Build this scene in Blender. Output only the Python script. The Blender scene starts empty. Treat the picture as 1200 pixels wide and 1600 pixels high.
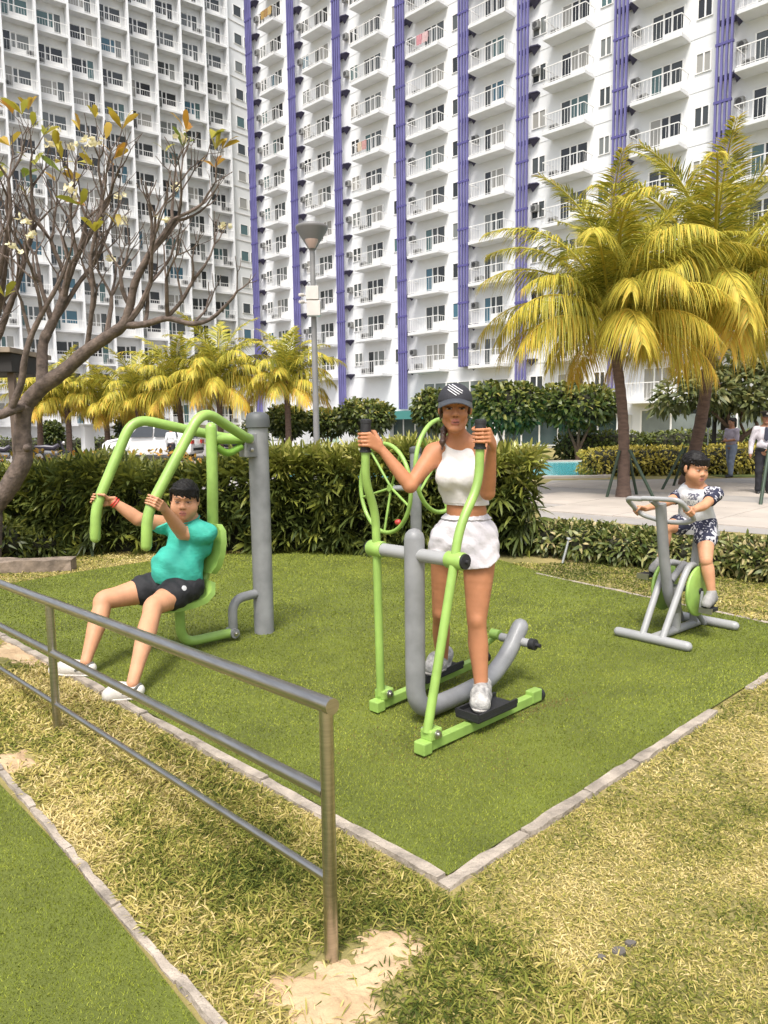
import bpy, bmesh, math, random
import numpy as np
from mathutils import Vector, Matrix, Quaternion
random.seed(7); RNG = np.random.default_rng(11)
R = math.radians
SC = bpy.context.scene
COL = SC.collection

# ------------------------------------------------------------------ camera
F_PX, CAM_H, HORIZON_Y, ROLL = 1180.0, 1.55, 665.0, R(0.75)
PITCH = math.atan((800 - HORIZON_Y) / F_PX)
_f = np.array([0, math.cos(PITCH), -math.sin(PITCH)])
_u0 = np.array([0, math.sin(PITCH), math.cos(PITCH)])
_r0 = np.array([1.0, 0, 0])
_r = math.cos(ROLL) * _r0 - math.sin(ROLL) * _u0
_u = math.sin(ROLL) * _r0 + math.cos(ROLL) * _u0
CAMP = np.array([0, 0, CAM_H])
cd = bpy.data.cameras.new('camera'); cam = bpy.data.objects.new('camera', cd); COL.objects.link(cam)
cd.sensor_fit = 'VERTICAL'; cd.sensor_height = 36.0; cd.lens = 36.0 * F_PX / 1600.0
cd.clip_start = 0.05; cd.clip_end = 1500
m = Matrix.Identity(4)
for i in range(3):
    m[i][0], m[i][1], m[i][2], m[i][3] = _r[i], _u[i], -_f[i], CAMP[i]
cam.matrix_world = m
SC.camera = cam

def ray(px, py): return _f * F_PX + _r * (px - 600) - _u * (py - 800)
def gp(px, py, z=0.0):
    d = ray(px, py); return CAMP + d * ((z - CAM_H) / d[2])
def at(px, py, Y):
    d = ray(px, py); return CAMP + d * (Y / d[1])

# ------------------------------------------------------------------ world, sun, exposure
SUN_AZ, SUN_EL = R(192), R(60)          # azimuth of the sun, clockwise from +Y
w = bpy.data.worlds.new('World'); SC.world = w; w.use_nodes = True
nt = w.node_tree; nt.nodes.clear()
wo = nt.nodes.new('ShaderNodeOutputWorld'); bg = nt.nodes.new('ShaderNodeBackground')
sky = nt.nodes.new('ShaderNodeTexSky'); sky.sky_type = 'NISHITA'; sky.sun_disc = False
sky.sun_elevation = SUN_EL; sky.sun_rotation = SUN_AZ
sky.air_density = 1.0; sky.dust_density = 4.0; sky.ozone_density = 1.0
hs = nt.nodes.new('ShaderNodeHueSaturation'); hs.inputs['Saturation'].default_value = 0.45   # thin bright overcast
hs.inputs['Value'].default_value = 1.0
nt.links.new(sky.outputs[0], hs.inputs['Color']); nt.links.new(hs.outputs[0], bg.inputs[0])
bg.inputs[1].default_value = 0.15
nt.links.new(bg.outputs[0], wo.inputs[0])
sl = bpy.data.lights.new('sun', 'SUN'); sun = bpy.data.objects.new('sun', sl); COL.objects.link(sun)
sl.energy = 2.35; sl.angle = R(16); sl.color = (1.0, 0.96, 0.905)
sd = Vector((math.sin(SUN_AZ) * math.cos(SUN_EL), math.cos(SUN_AZ) * math.cos(SUN_EL), math.sin(SUN_EL)))
sun.rotation_euler = sd.to_track_quat('Z', 'Y').to_euler(); sun.location = (0, 0, 60)
SC.render.engine = 'CYCLES'
vs = SC.view_settings
vs.view_transform = 'Standard'; vs.look = 'None'; vs.gamma = 1.0; vs.exposure = 0.74; vs.use_curve_mapping = False
SC.cycles.max_bounces = 6; SC.cycles.diffuse_bounces = 3; SC.cycles.glossy_bounces = 3
SC.cycles.transmission_bounces = 3; SC.cycles.transparent_max_bounces = 6

# ------------------------------------------------------------------ helpers: materials
MATS = {}
def mat(name, col, rough=0.6, metal=0.0, var=0.0, vscale=4.0, bump=0.0, bscale=60.0, spec=0.5,
        ramp=None, attr=None, transl=0.0, objrand=None, coat=0.0, col2=None, detail=6.0, stretch=None):
    """plain principled material; colour varies by noise (var/col2), a per-leaf attribute (ramp) or per object (objrand)"""
    if name in MATS: return MATS[name]
    M = bpy.data.materials.new(name); M.use_nodes = True
    t = M.node_tree; n = t.nodes; L = t.links
    b = n['Principled BSDF']; out = n['Material Output']
    b.inputs['Roughness'].default_value = rough; b.inputs['Metallic'].default_value = metal
    b.inputs['Specular IOR Level'].default_value = spec
    if coat: b.inputs['Coat Weight'].default_value = coat
    tc = n.new('ShaderNodeTexCoord'); src = tc.outputs['Object']
    if stretch:
        mp = n.new('ShaderNodeMapping'); mp.inputs['Scale'].default_value = stretch
        L.new(src, mp.inputs[0]); src = mp.outputs[0]
    c = None
    if ramp:
        cr = n.new('ShaderNodeValToRGB')
        if objrand:
            oi = n.new('ShaderNodeObjectInfo'); L.new(oi.outputs['Random'], cr.inputs[0])
        else:
            at_ = n.new('ShaderNodeAttribute'); at_.attribute_name = attr or 'tint'; L.new(at_.outputs['Fac'], cr.inputs[0])
        els = cr.color_ramp.elements
        if objrand == 'step': cr.color_ramp.interpolation = 'CONSTANT'
        while len(els) < len(ramp): els.new(0.5)
        for e, (p, cc) in zip(els, ramp): e.position = p; e.color = (*cc, 1)
        c = cr.outputs[0]
    if var or col2:
        nz = n.new('ShaderNodeTexNoise'); nz.inputs['Scale'].default_value = vscale; nz.inputs['Detail'].default_value = detail
        L.new(src, nz.inputs['Vector'])
        mr = n.new('ShaderNodeMapRange'); mr.inputs[1].default_value = 0.32; mr.inputs[2].default_value = 0.68
        L.new(nz.outputs['Fac'], mr.inputs[0])
        mx = n.new('ShaderNodeMix'); mx.data_type = 'RGBA'; L.new(mr.outputs[0], mx.inputs[0])
        if c is None:
            mx.inputs[6].default_value = (*col, 1)
            c2 = col2 or tuple(x * (1 - var) for x in col)
            mx.inputs[7].default_value = (*c2, 1)
        else:
            ml = n.new('ShaderNodeMix'); ml.data_type = 'RGBA'; ml.blend_type = 'MULTIPLY'; ml.inputs[0].default_value = 1
            L.new(c, ml.inputs[6]); ml.inputs[7].default_value = (1 - var,) * 3 + (1,)
            L.new(c, mx.inputs[6]); L.new(ml.outputs[2], mx.inputs[7])
        c = mx.outputs[2]
    if c is None: b.inputs['Base Color'].default_value = (*col, 1)
    else: L.new(c, b.inputs['Base Color'])
    if bump:
        nb = n.new('ShaderNodeTexNoise'); nb.inputs['Scale'].default_value = bscale; nb.inputs['Detail'].default_value = 4
        L.new(src, nb.inputs['Vector'])
        bp = n.new('ShaderNodeBump'); bp.inputs['Strength'].default_value = bump; bp.inputs['Distance'].default_value = 0.01
        L.new(nb.outputs['Fac'], bp.inputs['Height']); L.new(bp.outputs[0], b.inputs['Normal'])
    if transl:
        tr = n.new('ShaderNodeBsdfTranslucent')
        if c is None: tr.inputs[0].default_value = (*col, 1)
        else: L.new(c, tr.inputs[0])
        ms = n.new('ShaderNodeMixShader'); ms.inputs[0].default_value = transl
        L.new(b.outputs[0], ms.inputs[1]); L.new(tr.outputs[0], ms.inputs[2]); L.new(ms.outputs[0], out.inputs['Surface'])
    MATS[name] = M
    return M

# ------------------------------------------------------------------ helpers: objects
def tag(o, label=None, cat=None, group=None, kind=None):
    if label: o['label'] = label
    if cat: o['category'] = cat
    if group: o['group'] = group
    if kind: o['kind'] = kind
    return o
def link(o, parent=None):
    COL.objects.link(o)
    if parent is not None: o.parent = parent
    return o
def empty(name, loc=(0, 0, 0), rz=0.0, label=None, cat=None, group=None):
    o = bpy.data.objects.new(name, None); o.empty_display_size = 0.2
    o.location = loc; o.rotation_euler = (0, 0, rz); COL.objects.link(o)
    return tag(o, label, cat, group)
def inst(name, mesh, parent=None, loc=(0, 0, 0), rot=(0, 0, 0), scale=None):
    o = bpy.data.objects.new(name, mesh); o.location = loc; o.rotation_euler = rot
    if scale is not None: o.scale = scale
    return link(o, parent)
def W2L(parent, pts):
    """world points -> the parent's local frame (parent: plain location + z rotation)"""
    M = Matrix.LocRotScale(parent.location, parent.rotation_euler, parent.scale).inverted()
    return [tuple(M @ Vector(p)) for p in pts]

def fillet(pts, r, n=6):
    """round the corners of a polyline"""
    P = [Vector(p) for p in pts]; out = [P[0]]
    for i in range(1, len(P) - 1):
        a, b, c = P[i - 1], P[i], P[i + 1]
        d1 = (a - b); d2 = (c - b); l = min(r, d1.length * .48, d2.length * .48)
        p0 = b + d1.normalized() * l; p1 = b + d2.normalized() * l
        for k in range(n + 1):
            t = k / n; out.append(p0 * (1 - t) ** 2 + b * 2 * t * (1 - t) + p1 * t * t)
    out.append(P[-1]); return out

class MB:
    def __init__(s): s.v = []; s.f = []; s.mi = []; s.cur = 0
    def add(s, vs, fs):
        o = len(s.v); s.v += [tuple(v) for v in vs]
        for f in fs: s.f.append(tuple(i + o for i in f)); s.mi.append(s.cur)
        return s
    def box(s, a, b):
        (x0, y0, z0), (x1, y1, z1) = a, b
        return s.add([(x0, y0, z0), (x1, y0, z0), (x1, y1, z0), (x0, y1, z0), (x0, y0, z1), (x1, y0, z1), (x1, y1, z1), (x0, y1, z1)],
                     [(0, 3, 2, 1), (4, 5, 6, 7), (0, 1, 5, 4), (1, 2, 6, 5), (2, 3, 7, 6), (3, 0, 4, 7)])
    def obox(s, c, ax, ay, az):
        """oriented box: centre and three half-extent vectors"""
        c, ax, ay, az = map(Vector, (c, ax, ay, az)); vs = []
        for k in (-1, 1):
            for (i, j) in ((-1, -1), (1, -1), (1, 1), (-1, 1)): vs.append(c + ax * i + ay * j + az * k)
        return s.add(vs, [(0, 3, 2, 1), (4, 5, 6, 7), (0, 1, 5, 4), (1, 2, 6, 5), (2, 3, 7, 6), (3, 0, 4, 7)])
    def tube(s, pts, r, seg=12, cap=True, round_end=False, flat=None):
        P = [Vector(p) for p in pts]; n = len(P)
        rr = list(r) if hasattr(r, '__len__') else [r] * n
        if round_end:      # hemispherical ends
            for e in (0, -1):
                if (round_end == 'start' and e == -1) or (round_end == 'end' and e == 0): continue
                d = (P[0] - P[1]).normalized() if e == 0 else (P[-1] - P[-2]).normalized()
                base = P[e]; r0 = rr[e]
                ext = [(base + d * r0 * math.sin(a), r0 * max(math.cos(a), .02)) for a in (R(30), R(60), R(82), R(90))]
                if e == 0: P = [x[0] for x in ext[::-1]] + P; rr = [x[1] for x in ext[::-1]] + rr
                else: P += [x[0] for x in ext]; rr += [x[1] for x in ext]
            n = len(P)
        T = []
        for i in range(n):
            d = P[min(i + 1, n - 1)] - P[max(i - 1, 0)]
            T.append(d.normalized() if d.length > 1e-9 else Vector((0, 0, 1)))
        a = Vector((0, 0, 1)) if abs(T[0].z) < .9 else Vector((1, 0, 0))
        x = T[0].cross(a).normalized(); vs = []; fs = []
        for i in range(n):
            if i: 
                q = T[i - 1].rotation_difference(T[i]); x = (q @ x)
            x = (x - T[i] * x.dot(T[i])).normalized(); y = T[i].cross(x)
            for k in range(seg):
                t = 2 * math.pi * k / seg; vs.append(P[i] + (x * math.cos(t) + y * math.sin(t)) * rr[i])
        for i in range(n - 1):
            for k in range(seg):
                k2 = (k + 1) % seg; fs.append((i * seg + k, i * seg + k2, (i + 1) * seg + k2, (i + 1) * seg + k))
        if cap:
            fs.append(tuple(range(seg))[::-1]); fs.append(tuple((n - 1) * seg + k for k in range(seg)))
        return s.add(vs, fs)
    def lathe(s, prof, c=(0, 0, 0), ax=(0, 0, 1), seg=20):
        c = Vector(c); ax = Vector(ax).normalized()
        P = [c + ax * h for (rr, h) in prof]
        a = Vector((0, 0, 1)) if abs(ax.z) < .9 else Vector((1, 0, 0))
        x = ax.cross(a).normalized(); y = ax.cross(x); vs = []; fs = []; n = len(prof)
        for i, (rr, h) in enumerate(prof):
            for k in range(seg):
                t = 2 * math.pi * k / seg; vs.append(P[i] + (x * math.cos(t) + y * math.sin(t)) * max(rr, 1e-4))
        for i in range(n - 1):
            for k in range(seg):
                k2 = (k + 1) % seg; fs.append((i * seg + k, i * seg + k2, (i + 1) * seg + k2, (i + 1) * seg + k))
        fs.append(tuple(range(seg))[::-1]); fs.append(tuple((n - 1) * seg + k for k in range(seg)))
        return s.add(vs, fs)
    def ring(s, c, nrm, rad, r, seg=40, sec=8):
        c = Vector(c); nrm = Vector(nrm).normalized()
        a = Vector((0, 0, 1)) if abs(nrm.z) < .9 else Vector((1, 0, 0))
        x = nrm.cross(a).normalized(); y = nrm.cross(x); vs = []; fs = []
        for i in range(seg):
            t = 2 * math.pi * i / seg; d = x * math.cos(t) + y * math.sin(t)
            for k in range(sec):
                p = 2 * math.pi * k / sec; vs.append(c + d * (rad + r * math.cos(p)) + nrm * r * math.sin(p))
        for i in range(seg):
            for k in range(sec):
                i2, k2 = (i + 1) % seg, (k + 1) % sec
                fs.append((i * sec + k, i2 * sec + k, i2 * sec + k2, i * sec + k2))
        return s.add(vs, fs)
    def mesh(s, name, mats, smooth=False, bevel=0):
        me = bpy.data.meshes.new(name); me.from_pydata(s.v, [], s.f)
        if not isinstance(mats, (list, tuple)): mats = [mats]
        for m_ in mats: me.materials.append(m_)
        if any(s.mi): me.polygons.foreach_set('material_index', s.mi)
        bm = bmesh.new(); bm.from_mesh(me); bmesh.ops.recalc_face_normals(bm, faces=bm.faces[:])
        if bevel:
            bmesh.ops.bevel(bm, geom=bm.edges[:], offset=bevel, segments=2, affect='EDGES', profile=.5)
        bm.to_mesh(me); bm.free()
        if smooth:
            me.polygons.foreach_set('use_smooth', [True] * len(me.polygons))
            try: me.set_sharp_from_angle(angle=R(50))
            except Exception: pass
        me.update(); return me
    def build(s, name, mats, parent=None, smooth=False, bevel=0, **kw):
        o = bpy.data.objects.new(name, s.mesh(name, mats, smooth, bevel)); link(o, parent)
        return tag(o, **kw) if kw else o

def np_mesh(name, V, tris=None, quads=None, mats=None, tint=None, smooth=False, color=None):
    me = bpy.data.meshes.new(name); V = np.asarray(V, np.float32).reshape(-1, 3)
    me.vertices.add(len(V)); me.vertices.foreach_set('co', V.ravel())
    parts = []; tot = []
    if tris is not None and len(tris): parts.append(np.asarray(tris, np.int32).ravel()); tot.append(np.full(len(tris), 3, np.int32))
    if quads is not None and len(quads): parts.append(np.asarray(quads, np.int32).ravel()); tot.append(np.full(len(quads), 4, np.int32))
    lv = np.concatenate(parts); lt = np.concatenate(tot); ls = np.concatenate([[0], np.cumsum(lt)[:-1]]).astype(np.int32)
    me.loops.add(len(lv)); me.loops.foreach_set('vertex_index', lv)
    me.polygons.add(len(lt)); me.polygons.foreach_set('loop_start', ls)
    try: me.polygons.foreach_set('loop_total', lt)
    except Exception: pass
    if smooth: me.polygons.foreach_set('use_smooth', np.ones(len(lt), bool))
    for m_ in (mats if isinstance(mats, (list, tuple)) else [mats]):
        if m_: me.materials.append(m_)
    if tint is not None:
        a = me.attributes.new('tint', 'FLOAT', 'POINT'); a.data.foreach_set('value', np.asarray(tint, np.float32))
    if color is not None:
        a = me.attributes.new('paint', 'FLOAT_COLOR', 'POINT'); a.data.foreach_set('color', np.asarray(color, np.float32).ravel())
    me.update(calc_edges=True); me.validate()
    return me

def unit(a): return a / np.maximum(np.linalg.norm(a, axis=-1, keepdims=True), 1e-9)
def leaves(P, D, U, L, Wd, droop=0.0, tint=None, widest=0.4):
    """batch of six-vertex leaves: P base, D direction, U face normal hint, L length, Wd width, droop as a share of L"""
    P = np.asarray(P, float); D = unit(np.asarray(D, float)); n = len(P)
    S = unit(np.cross(D, U)); N = np.cross(S, D)
    L = np.broadcast_to(np.asarray(L, float), (n,))[:, None]; Wd = np.broadcast_to(np.asarray(Wd, float), (n,))[:, None]
    dr = np.broadcast_to(np.asarray(droop, float), (n,))[:, None]
    g = np.array([0, 0, -1.0])
    a = P + D * L * widest + g * dr * L * widest ** 2
    b = P + D * L * (widest + .35) + g * dr * L * (widest + .35) ** 2
    t = P + D * L + g * dr * L
    fold = N * Wd * .18
    V = np.stack([P, a + S * Wd * .5 + fold, a - S * Wd * .5 + fold, b + S * Wd * .36 + fold, b - S * Wd * .36 + fold, t], 1).reshape(-1, 3)
    i = np.arange(n)[:, None] * 6
    tr = np.concatenate([i + [[0, 1, 2]], i + [[3, 5, 4]]]); qd = i + [[1, 3, 4, 2]]
    tn = None if tint is None else np.repeat(np.clip(tint, 0, 1), 6)
    return V, tr, qd, tn
def leaf_mesh(name, batches, mats):
    Vs, T, Q, tn = [], [], [], []; o = 0
    for V, tr, qd, t in batches:
        Vs.append(V); T.append(tr + o); Q.append(qd + o); tn.append(t if t is not None else np.full(len(V), .5)); o += len(V)
    return np_mesh(name, np.concatenate(Vs), np.concatenate(T), np.concatenate(Q), mats, np.concatenate(tn))
def rand_dirs(n):
    v = RNG.normal(size=(n, 3)); return unit(v)
def in_poly(X, Y, poly):
    c = np.zeros(len(X), bool); n = len(poly)
    for i in range(n):
        x0, y0 = poly[i]; x1, y1 = poly[(i + 1) % n]
        cond = (y0 > Y) != (y1 > Y)
        with np.errstate(divide='ignore', invalid='ignore'):
            xi = (x1 - x0) * (Y - y0) / (y1 - y0 + 1e-12) + x0
        c ^= cond & (X < xi)
    return c
def vnoise(x, y, s, seed=0):
    """cheap smooth value noise"""
    x = np.asarray(x) * s + seed * 17.3; y = np.asarray(y) * s + seed * 9.1
    xi = np.floor(x); yi = np.floor(y); fx = x - xi; fy = y - yi
    h = lambda a, b: np.modf(np.abs(np.sin(a * 127.1 + b * 311.7 + seed) * 43758.5453))[0]
    fx = fx * fx * (3 - 2 * fx); fy = fy * fy * (3 - 2 * fy)
    return (h(xi, yi) * (1 - fx) + h(xi + 1, yi) * fx) * (1 - fy) + (h(xi, yi + 1) * (1 - fx) + h(xi + 1, yi + 1) * fx) * fy
# ================================================================== THE SETTING
def struct(o): o['kind'] = 'structure'; return o
def sheet(name, poly, z, material, parent=None):
    b = MB(); b.add([(x, y, z) for x, y in poly], [tuple(range(len(poly)))])
    return b.build(name, material, parent)

M_LAWN = mat('lawn_soil', (.33, .26, .10), .95, var=.5, vscale=1.7, bump=.5, bscale=90, col2=(.17, .155, .045))
M_TURF = mat('turf_base', (.13, .155, .02), .9, var=.35, vscale=2.2, bump=.6, bscale=220)
M_FIB = mat('turf_fibre', (.15, .22, .03), .55, ramp=[(0, (.095, .120, .015)), (.45, (.212, .250, .030)), (.88, (.40, .41, .075)), (.93, (.11, .07, .03)), (1, (.22, .13, .06))], spec=.08)
M_GRASS = mat('lawn_blades', (.3, .28, .08), .7, ramp=[(0, (.055, .075, .013)), (.32, (.215, .225, .040)), (.62, (.46, .375, .115)), (1, (.68, .55, .27))], transl=.2, spec=.12)
M_CONC = mat('kerb_concrete', (.46, .39, .315), .9, var=.55, vscale=9, bump=.9, bscale=60)
M_DIRT = mat('sandy_soil', (.58, .42, .25), .95, bump=.9, bscale=45, vscale=5, col2=(.40, .27, .15))
M_PAVE = mat('plaza_stone', (.46, .405, .35), .75, var=.2, vscale=1.3, bump=.1, bscale=30)
M_PAVE2 = mat('plaza_stone_grey', (.34, .315, .29), .75, var=.2, vscale=1.3, bump=.1, bscale=30)
M_ASPH = mat('yard_paving', (.30, .28, .26), .9, var=.25, vscale=.6)

g0 = sheet('ground', [(-350, -60), (350, -60), (350, 500), (-350, 500)], 0.0, M_LAWN); struct(g0)

FC = np.array([.204, 2.439]); DR = np.array([.72, .694]); DL = np.array([-.70, .714])
TURF = [tuple(FC), (3.16, 5.28), (1.856, 7.207), (1.33, 8.45), (.7, 9.05), (0, 9.25), (-1.6, 9.25), (-2.5, 8.95), (-3.3, 8.15), (-3.95, 7.3), (-4.14, 6.87)]
tf = sheet('exercise_turf', TURF, .012, M_TURF); struct(tf)
LOW = [(-.495, 1.80), (-1.215, 2.64), (-1.73, 3.19), (-3.2, 4.75), (-5.2, 3.2), (-2.2, .6), (-.2, 1.1)]
lt = sheet('walkway_turf', LOW, .010, M_TURF); struct(lt)

def kerb_run(parent, p0, d, n, ln, wdt, top, side, jitter=.006):
    """a run of separate cast kerb stones; side=+1 puts the stone left of d"""
    d = np.array(d) / np.linalg.norm(d); nr = np.array([-d[1], d[0]]) * side; p = np.array(p0, float)
    for i in range(n):
        L = ln * random.uniform(.75, 1.2); a = p + d * .004; b = p + d * (L - .004)
        t = top + random.uniform(-jitter, jitter); mbk = MB(); seg = 6; vs = []
        for k in range(seg + 1):
            q = a + (b - a) * k / seg; j = lambda s=.005: random.uniform(-s, s)
            vs += [(*(q + nr * (0 + j())), -.05), (*(q + nr * (.006 + j(.004))), t + j(.004)), (*(q + nr * (wdt - .008 + j(.006))), t + j(.004)), (*(q + nr * (wdt + j(.008))), -.05)]
        fs = []
        for k in range(seg):
            o = k * 4
            for e in range(3): fs.append((o + e, o + e + 1, o + 5 + e, o + 4 + e))
        fs += [(0, 1, 2, 3), (seg * 4 + 3, seg * 4 + 2, seg * 4 + 1, seg * 4)]
        mbk.add(vs, fs); mbk.build('kerb_stone', M_CONC, parent); p = p + d * L
kb = struct(empty('kerb', (0, 0, 0)))
kerb_run(kb, FC - DR * .060, DR, 5, .52, .062, .020, -1)
kerb_run(kb, FC + DR * 2.60, DR, 3, .34, .055, .012, -1)
kerb_run(kb, FC + DL * .002, DL, 10, .6, .060, .018, 1)
kerb_run(kb, (3.12, 5.34), (-1.30, 1.93), 5, .6, .05, .016, -1)
wk = struct(empty('walkway_kerb', (0, 0, 0)))
kerb_run(wk, (-.30, 1.60), (-.66, .75), 9, .42, .04, .016, -1)

def blob_patch(name, c, rx, ry, rot, h, seed):
    """low mound of bare sandy soil whose ragged rim sinks below the grass"""
    n, rings = 96, 16; t = np.linspace(0, 2 * np.pi, n, endpoint=False); vs = [(c[0], c[1], h)]; fs = []
    e = 1 + .20 * np.sin(3 * t + seed) + .12 * np.sin(5 * t + 2 * seed) + .09 * np.sin(11 * t + seed * 3) + .06 * np.sin(23 * t + seed * 5)
    for r_ in range(1, rings + 1):
        f = r_ / rings * e; x = rx * f * np.cos(t); y = ry * f * np.sin(t); X = c[0] + x * math.cos(rot) - y * math.sin(rot); Y = c[1] + x * math.sin(rot) + y * math.cos(rot)
        z = h * (1 - (r_ / rings) ** 2.2 * 1.5) + (vnoise(X, Y, 22, seed) - .5) * .012 + (vnoise(X, Y, 60, seed) - .5) * .006
        vs += list(zip(X, Y, np.where(r_ == rings, -.01, z)))
    for k in range(n): fs.append((0, 1 + k, 1 + (k + 1) % n))
    for r_ in range(rings - 1):
        for k in range(n):
            a = 1 + r_ * n + k; b2 = 1 + r_ * n + (k + 1) % n; fs.append((a, a + n, b2 + n, b2))
    o = MB().add(vs, fs).build(name, M_DIRT, None, smooth=True); struct(o); return (c[0], c[1], max(rx, ry))
DIRTS = [blob_patch('bare_soil', tuple(gp(520, 1548)[:2]), .23, .15, .55, .012, 1.0),
         blob_patch('bare_soil', tuple(gp(605, 1480)[:2]), .12, .10, .2, .010, 2.1),
         blob_patch('bare_soil', tuple(gp(20, 1190)[:2]), .15, .12, 2.3, .010, 3.3),
         blob_patch('bare_soil', tuple(gp(25, 1020)[:2]), .45, .16, 2.36, .010, 4.7)]
HEDGE_Y = 9.2

# ---- artificial turf fibres and lawn blades: nobody could count them
def scatter(box, dens, keep):
    x0, x1, y0, y1 = box; n = int((x1 - x0) * (y1 - y0) * dens)
    X = RNG.uniform(x0, x1, n); Y = RNG.uniform(y0, y1, n)
    k = (np.abs(X) < .60 * Y + 1.0) & keep(X, Y); return X[k], Y[k]
def fibres(name, specs, z, parent_label):
    Vs = []; tn = []
    for X, Y, hgt, wd in specs:
        n = len(X); a = RNG.uniform(0, 2 * np.pi, n); lean = RNG.normal(0, .55, (n, 2)) + [.12, -.18]
        h = hgt * RNG.uniform(.6, 1.25, n); s = np.stack([np.cos(a), np.sin(a)], 1) * wd * .5
        b = np.stack([X, Y], 1)
        V = np.zeros((n, 3, 3)); V[:, 0, :2] = b - s; V[:, 1, :2] = b + s; V[:, :2, 2] = z
        V[:, 2, :2] = b + lean * h[:, None]; V[:, 2, 2] = z + h
        Vs.append(V.reshape(-1, 3))
        t = np.clip(.12 + .50 * vnoise(X, Y, 1.1, 3) * .7 + .22 * vnoise(X, Y, 7, 5) + RNG.normal(0, .13, n), 0, .86)
        # brown scuffed strip behind the cross trainer
        q = (np.stack([X, Y], 1) - [.86, 3.98]) @ np.array([[.80, -.60], [.60, .80]]); m_ = np.exp(-(q[:, 0] / .24) ** 2 - (q[:, 1] / .045) ** 2) + .35 * np.exp(-((X - .35) / .5) ** 2 - ((Y - 3.5) / .35) ** 2) * vnoise(X, Y, 5, 2)
        t = np.where(RNG.uniform(0, 1, n) < m_ * .8, .97, t); tn.append(np.repeat(t, 3))
    V = np.concatenate(Vs); me = np_mesh(name, V, tris=np.arange(len(V)).reshape(-1, 3), mats=M_FIB, tint=np.concatenate(tn))
    return link(bpy.data.objects.new(name, me))
inT = lambda X, Y: in_poly(X, Y, TURF)
inL = lambda X, Y: in_poly(X, Y, LOW)
sp = []
for box, dens, h, wd in (((-3, 2.2, 2.2, 3.6), 22000, .0075, .0034), ((-4, 3.3, 3.6, 5.4), 11000, .0085, .005), ((-4.2, 3.3, 5.4, 9.3), 4600, .010, .008)):
    X, Y = scatter(box, dens, inT); sp.append((X, Y, h, wd))
o = fibres('turf_fibres', sp, .012, ''); tag(o, 'short green artificial turf fibres covering the exercise area', 'turf', kind='stuff')
X, Y = scatter((-2.6, 0, 1.3, 3.9), 26000, inL)
o = fibres('walkway_turf_fibres', [(X, Y, .0075, .003)], .010, ''); tag(o, 'artificial turf fibres on the walkway at the lower left', 'turf', kind='stuff')

def free(X, Y):
    k = ~inT(X, Y) & ~inL(X, Y)
    # keep off the kerb stones
    for p0, d in ((FC, DR), (FC, DL)):
        q = np.stack([X, Y], 1) - p0; nr = np.array([-d[1], d[0]]); s = q @ d; e = np.abs(q @ nr)
        lim = np.where((d is DR) & (s > 2.2), .02, .062)
        k &= ~((s > -.08) & (s < 4.4 if d is DR else s < 6) & (e < lim))
    q = np.stack([X, Y], 1) - np.array([-.33, 1.62]); d = np.array([-.66, .75]) / np.linalg.norm([.66, .75])
    e = q @ np.array([-d[1], d[0]]); k &= ~((e > -.05) & (e < .04))
    for cx, cy, r_ in DIRTS:
        f = ((X - cx) ** 2 + (Y - cy) ** 2) / r_ ** 2; k &= RNG.uniform(0, 1, len(X)) < np.clip(f * .95 - .20, .03, 1)
    k &= ~((Y > 8.3) & (X > 1.2))
    return k & (Y < 9.4)
batches = []
for box, dens, L, wd in (((-2.4, 2.9, 1.4, 3.0), 23000, .029, .0035), ((-3.8, 4.0, 3.0, 5.0), 11000, .033, .0048), ((-6.0, 6.4, 5.0, 9.4), 2900, .048, .0095)):
    X, Y = scatter(box, dens, free); n = len(X)
    left = (X < .1 - (Y - 2.4) * .98) & (Y < 7)                      # longer unmown grass between kerb and rail
    a = RNG.uniform(0, 2 * np.pi, n); el = np.abs(RNG.normal(.45, .35, n)) + .05
    D = np.stack([np.cos(a) * np.cos(el), np.sin(a) * np.cos(el), np.sin(el)], 1)
    U = np.tile([0, 0, 1.0], (n, 1)) + RNG.normal(0, .35, (n, 3))
    ln = L * RNG.uniform(.55, 1.4, n) * np.where(left, 1.75, 1.0) * (.7 + .5 * vnoise(X, Y, 2.5, 2))
    w_ = wd * RNG.uniform(.7, 1.3, n) * np.where(left, 1.3, 1.0)
    t = -.06 + .42 * vnoise(X, Y, .8, 1) + .45 * vnoise(X, Y, 2.1, 6) + .42 * vnoise(X, Y, 5.0, 8) + .3 * (vnoise(X, Y, 13, 4) - .5) + RNG.normal(0, .21, n) - np.where(left, .17, .13) + np.where((Y > 6) & (X > 0), -.22, 0)
    batches.append(leaves(np.stack([X, Y, np.full(n, .002)], 1), D, U, ln, w_, .35, t))
lawn = link(bpy.data.objects.new('lawn_grass', leaf_mesh('lawn_grass', batches, M_GRASS)))
tag(lawn, 'dry yellow green lawn grass round the turf', 'grass', kind='stuff')

# ---- plaza of big pale slabs, pool, yard
plz = struct(empty('plaza', (0, 0, 0)))
sheet('plaza_bed', [(2.6, 12.4), (5.6, 9.9), (16, 6), (26, 20.2), (4.6, 20.6), (3.2, 17)], .004, M_PAVE2, plz)
pd = np.array([.72, -.694]); pn = np.array([.694, .72]); po = np.array([3.0, 11.6])
for i in range(-6, 12):
    for j in range(0, 12):
        c = po + pd * (i * 1.5 + .75) + pn * (j * 1.15 + .55)
        if not in_poly(np.array([c[0]]), np.array([c[1]]), [(2.9, 12.6), (5.7, 10.3), (16, 6), (25, 19.6), (5.2, 20.0), (3.5, 17)])[0]: continue
        if abs(c[0]) > .6 * c[1] + 1: continue
        ax = Vector((*(pd * .742), 0)); ay = Vector((*(pn * .567), 0))
        MB().obox((c[0], c[1], .008), ax, ay, (0, 0, .012)).build('paving_slab', M_PAVE if (j % 4) else M_PAVE2, plz)
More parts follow.
